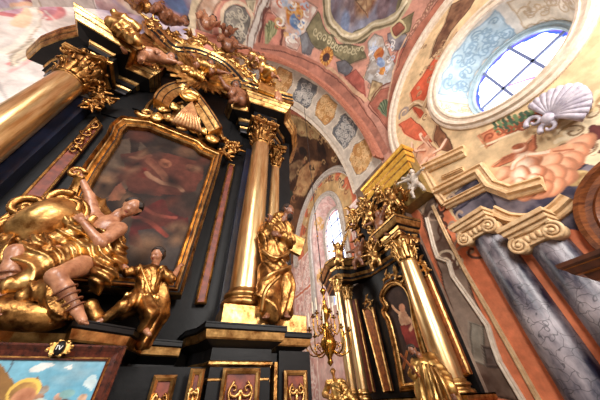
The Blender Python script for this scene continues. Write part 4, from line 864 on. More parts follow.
# painting and its frame
FP = [(57, 216), (86, 168), (107, 139), (111, 129), (121, 121), (150, 124), (200, 144), (206, 150), (222, 157), (219, 170), (181, 298), (60, 284)]
FP3 = np.array([onY(*p, 5.02) for p in FP]); FP3[-1] = FP3[0]*[1, 1, 0]+[0, 0, FP3[-2][2]-.05]
pic = thing('altar_painting', 'large dark altar painting of robed figures and a cross in a gilded shouldered frame', 'painting', (-1.35, 5.0, 3.15))
g = G(); g.sweep(FP3, [(-.26, -.1, 0), (-.26, .06, 0), (-.23, .1, 0), (-.19, .06, 1), (-.17, .06, 0), (-.12, .16, 0), (-.1, .17, 0), (-.08, .1, 1), (-.06, .1, 0), (-.03, .2, 0), (0, .16, 0), (0, -.1, 0)], N=(0, -1, 0), side=-1, closed=True); g.make('frame', [GOLD, BLACK], pic)
Canvas.warp = .16
x_ = np.arange(-2.75, .05, .022); z_ = np.arange(3.1, 8.35, .022); Xg, Zg = np.meshgrid(x_, z_, indexing='ij'); P = np.stack([Xg, np.full_like(Xg, 5.08), Zg], -1)
S = Surf(P, Xg, Zg, (72, 58, 50)); c = S.cv; q = S.qs
m0 = c.poly(FP3[:, [0, 2]], (86, 70, 60), (44, 34, 32), .9); keepP = m0; W = lambda p, *a: c.poly(q(p), *a)
W([(95, 170), (118, 140), (135, 136), (150, 150), (140, 180), (110, 200), (90, 200)], (112, 92, 76), (70, 56, 50), 1.2)
W([(110, 190), (122, 182), (128, 192), (118, 202), (108, 202)], (206, 132, 96), (150, 92, 72), 2); W([(96, 188), (108, 176), (112, 182), (100, 198)], (176, 116, 84), (130, 90, 70), 2)
W([(130, 134), (141, 136), (136, 170), (138, 200), (130, 200)], (44, 32, 28)); W([(88, 198), (128, 168), (132, 174), (96, 206)], (46, 34, 30))
W([(120, 152), (150, 150), (176, 156), (196, 160), (205, 168), (196, 190), (176, 200), (150, 196), (130, 190)], (112, 62, 50), (62, 38, 34), 1.6)
W([(126, 166), (146, 168), (148, 178), (130, 180)], (136, 52, 44), (96, 36, 32), 3)
c.ell(q([(166, 163)])[0], .16, .15, 0, (176, 112, 84), (110, 64, 48), 6); c.ell(q([(190, 168)])[0], .15, .16, 0, (126, 80, 62), (84, 50, 40), 6); c.ell(q([(150, 152)])[0], .13, .15, 0, (70, 44, 36), None)
WL([(146, 173), (152, 180), (160, 184), (176, 186), (184, 192)], .1, (170, 124, 98)); WL([(130, 156), (142, 158), (152, 156)], .08, (140, 90, 70)); WL([(150, 160), (160, 172), (164, 180)], .2, (150, 96, 74))
W([(136, 210), (160, 200), (186, 206), (190, 226), (170, 238), (150, 250), (130, 246)], (126, 48, 42), (78, 32, 32), 1.6); W([(160, 196), (190, 196), (196, 214), (186, 220), (170, 210)], (84, 56, 48), (50, 38, 36), 2)
W([(140, 232), (166, 226), (186, 240), (176, 270), (150, 262)], (92, 80, 74), (58, 50, 50), 1.8); WL([(134, 216), (150, 222), (168, 236)], .1, (166, 76, 62)); WL([(142, 206), (158, 214), (176, 218)], .08, (160, 80, 66))
for k in range(60): c.ell((rng.uniform(-2.4, -.3), rng.uniform(3.4, 7.9)), rng.uniform(.08, .28), rng.uniform(.06, .2), rng.uniform(0, 180), [(44, 30, 26), (104, 58, 46), (126, 92, 70), (64, 50, 44), (150, 112, 84)][k % 5], None, 3, 1.9)
c.C *= .5; c.vary(.35, 1.6, 2); c.vary(.3, 5, 5); Canvas.warp = .05; CANV = paintmat('oil_paint', .6, .3, 6, .12)
grid_mesh('canvas', P, c.C, CANV, keepP, parent=pic)
# ---- pedestals and ledges: (a, b, mat)
LPROF = [(-.45, .04, 1), (-.02, .04, 1), (0, .02, 1), (0, -.03, 1), (-.03, -.05, 0), (-.05, -.15, 0), (-.07, -.17, 1), (-.12, -.2, 1), (-.22, -.26, 1), (-.22, -.42, 0), (-.2, -.44, 0), (-.2, -.47, 0), (-.25, -.5, 1), (-.26, -.62, 0), (-.24, -.64, 0), (-.24, -.66, 0), (-.28, -.7, 1), (-.28, -2.5, 1)]
def ledge(P, z, name='ledge'):
    g = G(); g.sweep([(x, y, z) for x, y in P], LPROF, N=(0, 0, 1), side=1); 
    n = len(P); g.prism([(x, y, z+.03) for x, y in P]+[(P[-1][0], 5.4, z+.03), (P[0][0], 5.4, z+.03)], (0, 0, 1), .02, 1); return g.make(name, [GOLD, BLACK], alt)
ledge([(-5.0, 4.4), (-4.9, 3.8), (-2.3, 3.95), (-1.95, 3.86), (-1.72, 4.12), (-1.28, 4.12), (-1.15, 3.8), (-.55, 4.15), (-.4, 4.75), (.1, 4.85)], 2.43)
ledge([(.02, 5.3), (.1, 4.85), (.25, 4.6), (.34, 4.15), (1.66, 4.15), (1.7, 4.5), (2.3, 4.5), (2.4, 5.4)], 2.58)
for cc, dd in (((1.0, 4.72, 2.79), (.84, .8, .36)), ((1.85, 5.1, 2.79), (.86, .9, .36)), ((-4.1, 4.7, 2.7), (.9, .86, .62))):
    g = G(); g.box(cc, dd); g.make('plinth', GOLD, alt, bevel=.015)
g = G(); g.box((1.0, 4.8, 1.2), (.92, .8, 2.3)); g.box((2.0, 5.0, 1.2), (.6, .7, 2.3)); g.box((-1.6, 4.95, 1.0), (4.6, .7, 2.2)); g.make('pedestal', BLACK, alt)
def scroll_panel(cx, w, y, z0, z1, N=(0, -1, 0)):
    t = None; g = G(); P = np.array([(cx-w/2, y, z0), (cx+w/2, y, z0), (cx+w/2, y, z1), (cx-w/2, y, z1)]); o = strip('carved_panel', P, (0, -1, 0), alt, w=.07, t=.03)
    n = max(1, int((z1-z0)/.55)); r = w*.17
    for k in range(n):
        zc = z1-.25-k*.5
        for s in (-1, 1):
            g.tube(spiral((cx+s*w*.17, y-.06, zc), r, 1.3, (s, 0, 0), (0, 0, 1), a0=pi, n=24), np.linspace(.024, .014, 24), 6); g.tube(smooth_path([(cx+s*w*.17, y-.06, zc+r), (cx+s*w*.3, y-.07, zc-.05), (cx+s*w*.15, y-.07, zc-.22), (cx-s*w*.08, y-.06, zc-.3)], 5), .018, 6)
        g.ball((cx, y-.06, zc-.12), (.03, .03, .07), 6); g.ball((cx, y-.06, zc-.36), (.06, .03, .05), 6)
    ORG[o.name] = ORG[o.name]; g.make('carved_scrolls', GOLD, o)
scroll_panel(1.0, .56, 4.36, .6, 2.06); scroll_panel(1.98, .42, 4.62, .6, 2.06); scroll_panel(-.02, .3, 4.58, .5, 2.0); scroll_panel(.38, .2, 4.44, .5, 2.06)
g = G(); g.box((1.56, 4.5, 1.3), (.05, .2, 1.7)); g.make('gilt_edge', GOLDD, alt)
# ---- lower framed picture and number medallion
lp = thing('framed_picture', 'picture of the cross against blue sky in a dark polished wood frame', 'picture', (-1.6, 3.6, .6))
A = onY(127, 346, 3.62); xr = A[0]; zt = A[2]-.0; xl = -3.1; zb = .7
g = G(); g.sweep([(xr, 3.66, zt), (xr, 3.66, zb), (xl, 3.66, zb), (xl, 3.66, zt)], [(-.14, 0, 0), (-.14, .03, 0), (-.125, .035, 1), (-.11, .025, 0), (-.06, .03, 0), (-.02, .06, 0), (0, .05, 0), (0, 0, 0)], N=(0, -1, 0), side=-1, closed=True); g.make('frame', [DWOOD, GOLDD], lp)
g = G(); g.box(((xl+xr)/2, 3.7, (zt+zb)/2), (xr-xl-.1, .06, zt-zb-.1)); g.make('backing_board', BLACK, lp)
Xg, Zg = np.meshgrid(np.arange(xl+.12, xr-.12, .011), np.arange(zb+.12, zt-.12, .011), indexing='ij'); P = np.stack([Xg, np.full_like(Xg, 3.645), Zg], -1); S = Surf(P, Xg, Zg, (112, 164, 184)); c = S.cv; q = S.qs
hz = (Zg-zb)/(zt-zb); c.mix(np.clip((fbm(Xg*1.6, Zg*4, 4, 5)-.45)*4, 0, 1)*.7, (198, 206, 200)); c.mix(np.clip((Xg-xr+.9)/.8, 0, 1)*.5, (74, 140, 170)); WP = lambda p, *a: c.poly(q(p), *a); W = WP
W([(28, 368), (44, 360), (58, 362), (42, 370), (30, 371)], (222, 204, 190), (190, 200, 200), 6); W([(66, 366), (76, 362), (74, 367)], (218, 214, 208)); W([(84, 384), (90, 376), (96, 374), (98, 382), (92, 392)], (206, 212, 208), (160, 190, 200), 5)
W([(6, 372), (9, 364), (14, 357), (11, 366), (8, 372)], (84, 104, 116)); W([(-6, 354), (1, 364), (20, 392), (26, 404), (-6, 404)], (140, 104, 62), (108, 76, 44), 3); W([(28, 384), (38, 375), (45, 385), (34, 394)], (150, 106, 60), (112, 78, 44), 3)
c.ell(q([(24, 391)])[0], .125, .1, 0, (222, 184, 92), None, 3, .05); c.ell(q([(24, 392)])[0], .1, .08, 0, (190, 150, 84), (120, 84, 56), 8, .05); c.ell(q([(24, 397)])[0], .09, .07, 0, (196, 140, 106), (150, 96, 70), 8)
for px, py, col in ((40, 396, (196, 150, 120)), (61, 396, (206, 168, 146)), (84, 397, (196, 166, 140)), (46, 388, (150, 150, 140))): c.ell(q([(px, py)])[0], .035, .034, 0, col, (120, 84, 66), 12); 
for px, py, col in ((40, 402, (180, 190, 180)), (64, 402, (96, 70, 60)), (70, 392, (120, 160, 160))): c.ell(q([(px, py)])[0], .06, .035, 0, col, None, 9)
grid_mesh('canvas', P, c.C, CANV, parent=lp)
mdl = thing('number_medallion', 'small gold sun-edged oval medallion with white numeral on the frame top', 'medallion', onY(59, 354, 3.53)); o = onY(60, 348, 3.57)
g = G(); n = 48; rim = [(o[0]+.085*cos(a)*(1+.2*(k % 6 < 3)), o[1], o[2]+.055*sin(a)*(1+.28*(k % 6 < 3))) for k, a in enumerate(np.linspace(0, 2*pi, n, endpoint=False))]; g.prism(rim, (0, 1, 0), .03)
for k in range(8): a = k*pi/4+.3; g.ball(o+np.array([.098*cos(a), 0, .066*sin(a)]), (.018, .015, .016), 6)
g.make('gilt_rim', GOLDB, mdl)
g = G(); g.lathe([(0, .012), (.062, .012), (.064, 0)], o+np.array([0, -.008, 0]), 32, axis=(0, -1, 0), scale=(.62, 1.0)); g.make('oval_plate', BLACK, mdl)
WH = mat('white_lettering', (235, 232, 222), rough=.5); g = G(); yb = o[1]-.026
g.bar((o[0]-.02, yb, o[2]-.018), (o[0]-.018, yb, o[2]+.018), .008, .005); g.bar((o[0]-.004, yb, o[2]+.018), (o[0]+.008, yb, o[2]-.018), .008, .005); g.bar((o[0]+.024, yb, o[2]+.018), (o[0]+.009, yb, o[2]-.018), .006, .005); g.bar((o[0]-.028, yb, o[2]+.018), (o[0]-.01, yb, o[2]+.018), .004, .004); g.make('numeral', WH, mdl)
# ================================================================== THE RIGHT ALTAR (faces west, against the pier)
ra = thing('side_altar', 'gilded black altar further back on the right with arched painting and gilt foliage crown', 'altar', (7.1, 7.6, 0))
def px(pts, x): return np.array([onX(a, b, x) for a, b in pts])
BX = 7.25
g = G(); g.prism([(BX, 5.12, 0), (BX, 10.6, 0), (BX, 10.6, 5.9), (BX, 5.12, 5.9)], (1, 0, 0), .14); g.make('retable', BLACK, ra)
g = G(); g.prism([(BX+.0, 5.6, 5.8), (BX+.0, 9.0, 5.8), (BX+.0, 8.2, 9.0), (BX, 6.0, 9.6)], (1, 0, 0), .28); g.make('attic_board', BLACK, ra)
zc = 6.7
RP = [(6.2, 10.9), (5.75, 9.6), (5.6, 9.15), (5.65, 8.45), (6.4, 8.3), (6.75, 7.8), (6.75, 6.35), (6.15, 6.25), (6.05, 4.75), (7.3, 4.7)]
g = G(); g.sweep([(x, y, zc) for x, y in RP[::-1]], [(-.5, .06, 1), (-.02, .05, 0), (0, .0, 0), (-.02, -.05, 1), (-.04, -.08, 0), (-.13, -.24, 0), (-.16, -.26, 1), (-.24, -.3, 0), (-.26, -.4, 0), (-.3, -.42, 1), (-.34, -.6, 0), (-.38, -.7, 0), (-.4, -.72, 1), (-.42, -.82, 0), (-.46, -.88, 1), (-.9, -.88, 1)], N=(0, 0, 1), side=-1); g.make('entablature', [GOLD, BLACK], ra)
# painting
RF = smooth_path([onX(*p, 7.1) for p in ((404, 388), (397, 350), (390, 322), (385, 312), (387, 306), (383, 298), (386, 289), (393, 283), (401, 283), (408, 289), (413, 300), (416, 318), (423, 345), (434, 384), (420, 386))], 4)
rp = thing('altar_painting', 'small arched painting of a saint in white and red inside the right altar', 'painting', (7.1, 7.2, 1.8))
g = G(); g.sweep(RF, mprof(.22, .16), N=(-1, 0, 0), side=1, closed=True); g.make('frame', GOLD, rp)
Yg, Zg = np.meshgrid(np.arange(5.2, 9.5, .03), np.arange(1.4, 6.0, .03), indexing='ij'); P = np.stack([np.full_like(Yg, 7.16), Yg, Zg], -1); S = Surf(P, Yg, Zg, (62, 44, 36)); c = S.cv; q = S.qs; W = lambda p, *a: c.poly(q(p), *a)
kp = c.poly(RF[:, 1:], (66, 48, 40), (34, 24, 24), 1.2)
W([(398, 312), (404, 308), (409, 316), (411, 326), (404, 330), (399, 322)], (214, 176, 140), (166, 120, 92), 4); c.ell(q([(402, 308)])[0], .14, .14, 0, (190, 130, 98)); W([(400, 326), (412, 324), (420, 336), (424, 348), (408, 348)], (140, 56, 48), (96, 40, 36), 3); WL([(400, 314), (395, 310), (392, 306)], .09, (206, 156, 120)); WL([(409, 318), (413, 324), (410, 330)], .1, (206, 156, 120)); W([(410, 312), (418, 318), (420, 328), (413, 326)], (120, 90, 56), (80, 60, 40), 3)
grid_mesh('canvas', P, c.C, CANV, kp, parent=rp)
# columns, pilasters
def mini_col(label, x, y, z0, z1, r, H, grp=None):
    t = thing('gilded_column', label, 'column', (x, y, z0-.3*r/.3), 'gilded columns of the right altar'); column(t, x, y, z0, z1, r, r*.87, GOLDC, 24); capital(t, (x, y, z1), r*.87, H, GOLD, 7); return t
p = onX(408, 262, 6.75); q_ = onX(338, 292, 5.95); s_ = onX(348, 300, 6.75)
mini_col('stout gilded column right of the arched painting on the right altar', 6.75, p[1], 1.95, p[2], .34, .95)
mini_col('slim gilded column standing foremost at the left end of the right altar', 5.95, q_[1], 1.95, q_[2], .17, .62)
mini_col('slim gilded column second from the left on the right altar', 6.75, s_[1], 1.95, s_[2], .2, .7)
WDR = mat('carved_red_wood', (160, 92, 46), (96, 44, 24), .2, .35, 9, .3, 20)
strip('inlay_panel', px([(364, 309), (374, 307), (394, 391), (386, 393)], 7.18), (-1, 0, 0), ra, w=.05, m=WDR, t=.05)
strip('inlay_panel', px([(352, 300), (357, 299), (376, 392), (370, 394)], 7.15), (-1, 0, 0), ra, w=.03, m=RED, t=.05)
strip('inlay_panel', px([(421, 277), (431, 274), (473, 374), (464, 378)], 7.0), (-1, 0, 0), ra, w=.06, m=WDR, t=.05)
def clumpx(name, pts, x, s, m, parent, seed=0, n=7, **kw):
    r0 = np.random.default_rng(seed); pr = []
    for a, b in pts:
        c = onX(a, b, x); s = s*1.0
        for k in range(n):
            t = r0.uniform(0, 2*pi); d = np.array([-.5*r0.uniform(), cos(t), sin(t)])*s*r0.uniform(.5, 1.1); m_ = c+d*.55+r0.normal(size=3)*s*.12; pr += [(c, m_, .13*s, .17*s), (m_, c+d+r0.normal(size=3)*s*.1, .17*s, .05*s)]
    return carve(name, pr, m, parent, h=.045*s+.012, k=.04*s, fold=.02*s, fk=26/s, seed=seed, **kw)
for i, (pts, x, s) in enumerate((([(370, 305), (366, 300)], 7.0, .3), ([(425, 268), (420, 262)], 6.95, .3), ([(388, 278), (396, 276), (404, 279)], 6.95, .36), ([(349, 293)], 7.0, .25))):
    clumpx('gilt_foliage', pts, x, s, GOLD, ra, 20+i)
# ledges, pedestals
RLP = [(-.5, .04, 1), (0, .04, 0), (0, -.05, 0), (-.06, -.14, 0), (-.1, -.16, 1), (-.2, -.25, 0), (-.22, -.3, 1), (-.25, -1.6, 1)]
g = G(); g.sweep([(x, y, 1.62) for x, y in ((7.3, 4.8), (6.25, 4.8), (6.25, 6.2), (6.6, 6.3), (6.6, 8.6), (5.5, 8.5), (5.5, 9.6), (6.4, 10.9))], RLP, side=-1); g.prism([(x, y, 1.63) for x, y in ((7.3, 4.8), (6.25, 4.8), (6.25, 6.2), (6.6, 6.3), (6.6, 8.6), (5.5, 8.5), (5.5, 9.6), (6.4, 10.9), (7.3, 10.9))], (0, 0, 1), .03, 0); g.make('ledge', [GOLD, BLACK], ra)
# crown: gilt foliage with figures, gold cornice above, olive box side
for i, (pts, x, s, m) in enumerate((([(383, 196), (390, 204), (394, 212)], 6.9, .58, GOLD), ([(372, 206), (378, 214), (384, 224)], 6.8, .52, GOLDD), ([(362, 214), (368, 226), (374, 238)], 6.75, .58, GOLD), ([(356, 226), (360, 238), (366, 250)], 6.7, .48, GOLDD), ([(378, 234), (384, 240), (372, 254)], 6.7, .42, GOLD), ([(395, 192), (400, 206), (404, 198)], 6.95, .45, GOLDD), ([(366, 200), (360, 206), (378, 196)], 6.85, .5, GOLD), ([(352, 212), (350, 222), (356, 216)], 6.75, .56, GOLD), ([(368, 244), (362, 256), (376, 262)], 6.6, .4, GOLD), ([(390, 222), (386, 216), (380, 226)], 6.6, .44, GOLDB))):
    clumpx('gilt_foliage', pts, x, s, m, ra, 40+i, 8)
g = G(); A = onX(361, 189, 7.1); B = onX(404, 149, 7.1); A[2] = B[2] = (A[2]+B[2])/2+.0
g.sweep([A, B, B+np.array([.6, 0, 0])], [(-.3, .2, 0), (.02, .18, 0), (.06, .08, 0), (.02, .0, 0), (-.04, -.03, 1), (-.06, -.1, 0), (-.06, -.3, 0), (-.1, -.34, 1), (-.13, -.4, 0), (-.15, -.55, 0), (-.2, -.6, 1), (-.24, -.66, 0), (-.26, -1.0, 0)], side=1); 
g.make('gold_cornice', [GOLDY, GOLDD], ra)
g = G(); g.box(((7.85), (A[1]+B[1])/2+.05, A[2]-1.2), (.8, abs(A[1]-B[1])-.3, 2.4)); g.make('crown_box', mat('olive_gilded_board', (150, 122, 66), (120, 96, 56), .2, .5, 4), ra)
STF = mat('grey_stucco_figure', (206, 194, 180), (150, 134, 120), 0, .6, 8, .3)
clumpx('stucco_drapery', [(412, 184), (408, 178)], 7.2, .4, STF, ra, 77, 6)
# ================================================================== CHANDELIER
cz = onY(323, 291, 6.2); cx_, cy_ = cz[0], cz[1]
ch = thing('chandelier', 'brass chandelier with curved arms and white candles hanging on a long rod', 'chandelier', (cx_, cy_, cz[2]-1.3))
BR = mat('polished_brass', (214, 160, 72), (130, 84, 32), 1, .25, 6)
g = G(); g.tube([(cx_, cy_, cz[2]), (cx_, cy_, 15.5)], .014, 6); g.make('rod', LINE, ch)
for z in (cz[2]+.55, cz[2]+1.9, cz[2]+2.9, cz[2]+4.8):
    g = G(); g.ball((cx_, cy_, z), .035, 6); g.make('bead', BR, ch)
g = G(); z = cz[2]; g.lathe([(0, .09), (.05, .08), (.1, 0), (.05, -.08), (.03, -.12), (.03, -.25), (.06, -.3), (.04, -.36), (.08, -.45), (.13, -.6), (.1, -.72), (.05, -.8), (.05, -.9), (.06, -1.1), (.17, -1.25), (.22, -1.38), (.14, -1.55), (.06, -1.66), (.05, -1.72), (.08, -1.78), (0, -1.86)], (cx_, cy_, z), 24); g.make('stem', BR, ch)
CAN = mat('candle_wax', (240, 226, 200), rough=.5)
for tier, (n, R, zz, zt) in enumerate(((8, .58, -1.45, -1.0), (6, .36, -1.0, -.58))):
    for k in range(n):
        a = 2*pi*k/n+.2*tier+.15; d = np.array([cos(a), sin(a), 0]); b = np.array([cx_, cy_, z+zz]); g = G()
        P = smooth_path([b+d*.08, b+d*.22+[0, 0, -.14], b+d*R*.75+[0, 0, -.16], b+d*R+[0, 0, .02], b+d*R+[0, 0, zt-zz-.12]], 5); g.tube(P, .018, 6); g.tube(spiral(b+d*R*.5+np.array([0, 0, .02]), .1, 1.2, d, (0, 0, 1), a0=-1.6, n=18), .012, 5)
        g.lathe([(0, -.02), (.07, .02), (.075, .03), (.03, .03), (.028, .1), (0, .1)], b+d*R+np.array([0, 0, zt-zz-.12]), 12); arm = g.make('arm', BR, ch)
        g = G(); g.lathe([(.02, .03), (.018, .36), (0, .37)], b+d*R+np.array([0, 0, zt-zz-.05]), 8); g.make('candle', CAN, arm)
# ================================================================== WOODEN WINDOW AND CORNICE AT THE RIGHT EDGE
wc = np.array([.1, 4.08]); wr = 1.22
w3 = thing('window_3', 'brown wooden arched window with dark lattice at the right edge', 'window', (XE, wc[0], 3)); del w3['category']; w3['kind'] = 'structure'
def jb(x, r, z0): return np.array([(x, wc[0]+r, z0)]+[(x, wc[0]+r*cos(t), wc[1]+r*sin(t)) for t in np.linspace(0, pi, 40)]+[(x, wc[0]-r, z0)])
g = G(); g.sweep(jb(XE-.02, wr, 3.0), [(-.2, 0), (-.2, .14), (-.12, .2), (-.05, .12), (.06, .14), (.12, .26), (.22, .24), (.26, .1), (.26, 0)], N=(-1, 0, 0), side=-1); g.make('window_frame', WOOD, w3)
LAT = mat('dark_lattice', (64, 56, 52), (34, 30, 30), 0, .5, 60); g = G(); g.prism(jb(XE-.03, wr-.15, 3.0), (-1, 0, 0), .02); g.make('lattice', LAT, w3)
g = G()
for a in (60, 120): g.bar((XE-.1, wc[0], wc[1]-.3), (XE-.1, wc[0]+1.2*cos(radians(a)), wc[1]+1.2*sin(radians(a))), .07, .06, up=(1, 0, 0))
g.bar((XE-.1, wc[0]+1.2, wc[1]-.0), (XE-.1, wc[0]-1.2, wc[1]-.0), .08, .06, up=(1, 0, 0)); g.make('glazing_bar', WOOD, w3)
tip = onX(556, 267, 5.2); g = G()
g.sweep([(6.6, tip[1], tip[2]), (5.2, tip[1], tip[2]), (5.2, -3.0, tip[2])], [(-.9, .03, 0), (0, .03, 0), (0, -.03, 0), (-.03, -.06, 1), (-.05, -.07, 0), (-.08, -.14, 0), (-.1, -.16, 1), (-.17, -.17, 0), (-.2, -.26, 0), (-.22, -.28, 1), (-.3, -.29, 0), (-.33, -.4, 0), (-.36, -.42, 1), (-.45, -.43, 0), (-.5, -.56, 0), (-.9, -.58, 0)], side=1)
g.make('wooden_canopy', [mat('canopy_wood', (96, 50, 26), (48, 22, 12), 0, .35, 4), mat('wood_groove_gold', (196, 128, 56), (150, 88, 36), .4, .35, 6)], label='dark brown moulded wooden cornice jutting in at the right edge', cat='furniture')
# ================================================================== STATUES OF THE LEFT ALTAR
def JY(d): return {k: onY(*v) for k, v in d.items()}
def JX(d, o=0): return {k: onX(v[0], v[1], v[2]+o) for k, v in d.items()}
# --- large seated half-nude youth
st = thing('seated_statue', 'large painted statue of a seated half-nude youth wrapped in gold drapery', 'statue', (-1.5, 4.1, 2.36))
J = JY(dict(head=(132, 208, 4.12), neck=(120, 214, 4.2), chest=(104, 228, 4.22), pelvis=(82, 258, 4.25), shR=(119, 229, 4.12), shL=(93, 216, 4.3), elR=(101, 243, 3.95), haR=(84, 223, 3.92), elL=(90, 197, 4.25), haL=(81, 178, 4.15),
            hipR=(82, 266, 4.0), knR=(56, 276, 3.6), anR=(76, 309, 3.7), toR=(83, 321, 3.6), hipL=(70, 255, 4.2), knL=(16, 252, 3.85), anL=(2, 300, 3.85), toL=(-4, 312, 3.7)))
SKW = 1.38
figure(st, J, SKW, unit(FW*-.8+RW*.45-UW*.5), up=unit(UW*.8+RW*.3), h=.021, curl=.9)
g = G()
for k, (a, b) in enumerate((((72, 300), (82, 298)), ((74, 305), (82, 303)), ((76, 310), (83, 309)), ((0, 287), (9, 286)), ((0, 293), (8, 292)))):
    pass
SANM = mat('sandal_leather', (110, 66, 44), rough=.4)
for (ka, aa, zs_) in (('knR', 'anR', (.45, .62, .8, .95)), ('knL', 'anL', (.5, .65, .8))):
    for u in zs_:
        c_ = J[ka]*(1-u)+J[aa]*u; ax = unit(J[aa]-J[ka]); e1 = unit(np.cross(ax, (0, 1, .2))); e2 = np.cross(ax, e1); R = (.098-.035*u)*SKW
        g = G(); g.tube([c_+R*(cos(t)*e1+sin(t)*e2) for t in np.linspace(0, 2*pi, 17)], .013, 6); g.make('sandal_strap', SANM, st)

def rb(pts, m=1.0): return [(np.array(onY(a[0], a[1], a[2])), np.array(onY(b[0], b[1], b[2])), ra_, rb_) for a, b, ra_, rb_ in pts]
carve('drapery', rb([((96, 243, 4.25), (74, 252, 4.15), .17, .18), ((92, 250, 4.2), (60, 258, 4.0), .15, .14), ((100, 250, 4.1), (104, 276, 4.0), .12, .15), ((104, 262, 4.1), (97, 287, 4.1), .12, .1), ((64, 254, 4.05), (36, 264, 3.85), .13, .12), ((36, 244, 4.0), (28, 262, 3.9), .13, .15), ((52, 262, 4.0), (20, 284, 3.85), .12, .14), ((40, 274, 3.9), (6, 292, 3.95), .12, .13), ((66, 260, 3.98), (44, 268, 3.86), .09, .1),
    ((104, 236, 4.1), (96, 252, 4.1), .12, .18), ((88, 222, 4.1), (66, 222, 4.15), .1, .12), ((84, 228, 4.05), (60, 238, 4.1), .1, .13), ((92, 206, 4.45), (104, 240, 4.45), .2, .25), ((118, 240, 4.25), (112, 270, 4.25), .09, .12), ((120, 232, 4.3), (120, 262, 4.3), .08, .1)]),
    GOLD, st, h=.02, k=.04, fold=.045, fk=19, seed=3, fd=(.55, 0, .8))
carve('fallen_drapery', rb([((36, 288, 3.75), (54, 294, 3.7), .1, .12), ((52, 292, 3.7), (62, 312, 3.7), .11, .09), ((46, 296, 3.7), (60, 317, 3.72), .07, .07), ((40, 290, 3.74), (24, 298, 3.78), .09, .09)]), GOLDD, st, h=.024, k=.04, fold=.04, fk=20, seed=5, fd=(.7, 0, .6))
carve('cloud_base', rb([((-14, 312, 3.85), (50, 316, 3.85), .17, .16), ((10, 302, 3.95), (40, 306, 3.95), .14, .14), ((90, 306, 4.2), (96, 318, 4.2), .1, .1), ((40, 312, 3.95), (62, 319, 3.95), .14, .1)]), GOLDD, st, h=.03, k=.08, fold=.02, fk=8, seed=2)
# sleeve scroll held up
g = G(); p = onY(76, 173, 4.12); g.tube(spiral(p, .12, 1.3, (1, 0, 0), (0, 0, 1), a0=.3, n=24), np.linspace(.05, .03, 24), 8); g.tube(smooth_path([onY(80, 176, 4.1), onY(76, 186, 4.2), onY(72, 200, 4.25), onY(84, 208, 4.3)], 6), .07, 8, flat=.5); g.make('curled_sleeve', GOLDD, st)
# --- convex gilded shield leaning beside
sh = thing('gilded_shield', 'large convex gilded oval shield with curled rim beside the seated youth', 'shield', (-2.4, 4.3, 2.9)); c_ = onY(45, 221, 4.2); e1 = unit(onY(62, 212, 4.2)-c_); e2 = np.cross((0, -1, 0), e1)
g = G(); V = []; n = 36; m_ = 12
for i in range(m_+1):
    r = i/m_
    for k in range(n): a = 2*pi*k/n; V.append(c_+e1*cos(a)*.52*r+e2*sin(a)*.40*r*(1+.12*cos(2*a))+np.array([0, -.3*(1-r*r), 0]))
g.add(V, [(i*n+k, i*n+(k+1) % n, (i+1)*n+(k+1) % n, (i+1)*n+k) for i in range(m_) for k in range(n)]); g.prism(V[-n:], (0, 1, 0), .08); g.make('boss', GOLD, sh)
g = G(); rim = [np.array(v)+np.array([0, -.02, 0]) for v in V[-n:]]; g.tube(rim+[rim[0]], .045, 8); 
for px_, py_, r, a in ((24, 207, .2, 0), (12, 233, .22, 2), (60, 200, .18, 1), (34, 244, .2, 4), (68, 206, .2, 3)):
    p = onY(px_, py_, 4.12); g.tube(spiral(p, r, 1.5, (1, 0, 0), (0, 0, 1), a0=a, n=26), np.linspace(.06, .035, 26), 8)
g.tube(smooth_path([onY(24, 207, 4.1), onY(20, 222, 4.1), onY(12, 233, 4.1)], 6), .06, 8); g.make('curled_rim', GOLDD, sh)
carve('skirt_drapery', rb([((30, 246, 4.0), (26, 262, 3.95), .12, .15), ((8, 240, 4.1), (4, 262, 4.1), .1, .12), ((50, 240, 4.1), (44, 256, 4.0), .12, .14)]), GOLDD, sh, h=.028, k=.04, fold=.04, fk=20, seed=9)
# --- child in gilded armour
cs = thing('kneeling_statue', 'small kneeling child statue in gilded armour touching the painting frame', 'statue', (-.65, 4.3, 2.36))
J = JY(dict(head=(158, 255, 4.35), neck=(155, 265, 4.4), chest=(151, 276, 4.4), pelvis=(144, 297, 4.4), shR=(162, 272, 4.35), shL=(140, 271, 4.45), elR=(172, 279, 4.3), haR=(179, 267, 4.45), elL=(128, 272, 4.35), haL=(121, 262, 4.3), hipR=(148, 300, 4.35), knR=(151, 313, 4.1), anR=(144, 328, 4.2), toR=(149, 334, 4.12), hipL=(140, 299, 4.35), knL=(124, 306, 4.15), anL=(106, 318, 4.2), toL=(97, 323, 4.15)))
figure(cs, J, .78, unit(FW*-.9-RW*.15-UW*.35), up=UW, h=.015, putto=True, curl=.8)
def scaled(J, a, b, r1, r2): return (J[a], J[b], r1, r2)
carve('armour', [(J['chest'], J['pelvis'], .19, .18), (J['shL'], J['elL'], .09, .08), (J['shR'], J['elR'], .09, .08), (J['pelvis']+[0, -.02, .03], J['knL'], .16, .1), (J['pelvis']+[0, -.02, 0], J['knR'], .16, .1), (J['knR'], J['anR'], .085, .075), (J['knL'], J['anL'], .085, .075), (J['pelvis']+[0, 0, -.05], J['pelvis']+[-.2, -.05, -.25], .14, .12), (J['pelvis'], J['pelvis']+[.16, -.02, -.28], .12, .12), (J['shL'], J['shR'], .1, .1)], GOLDD, cs, h=.018, k=.03, fold=.018, fk=26, seed=4)
g = G()
for a, b in (('shL', 'pelvis'), ('shR', 'chest')):
    A, B = J[a]+[0, -.18, .03], J[b]+[.1, -.2, 0]; g.tube(smooth_path([A, (A+B)/2+[0, -.05, 0], B], 6), .03, 6, flat=.5)
for k in range(10): a = k/9; p = J['pelvis']+[-.2+.4*a, -.17-.04*sin(pi*a), -.05]; g.ball(p, (.035, .03, .05), 5)
g.make('sash', GOLDB, cs)
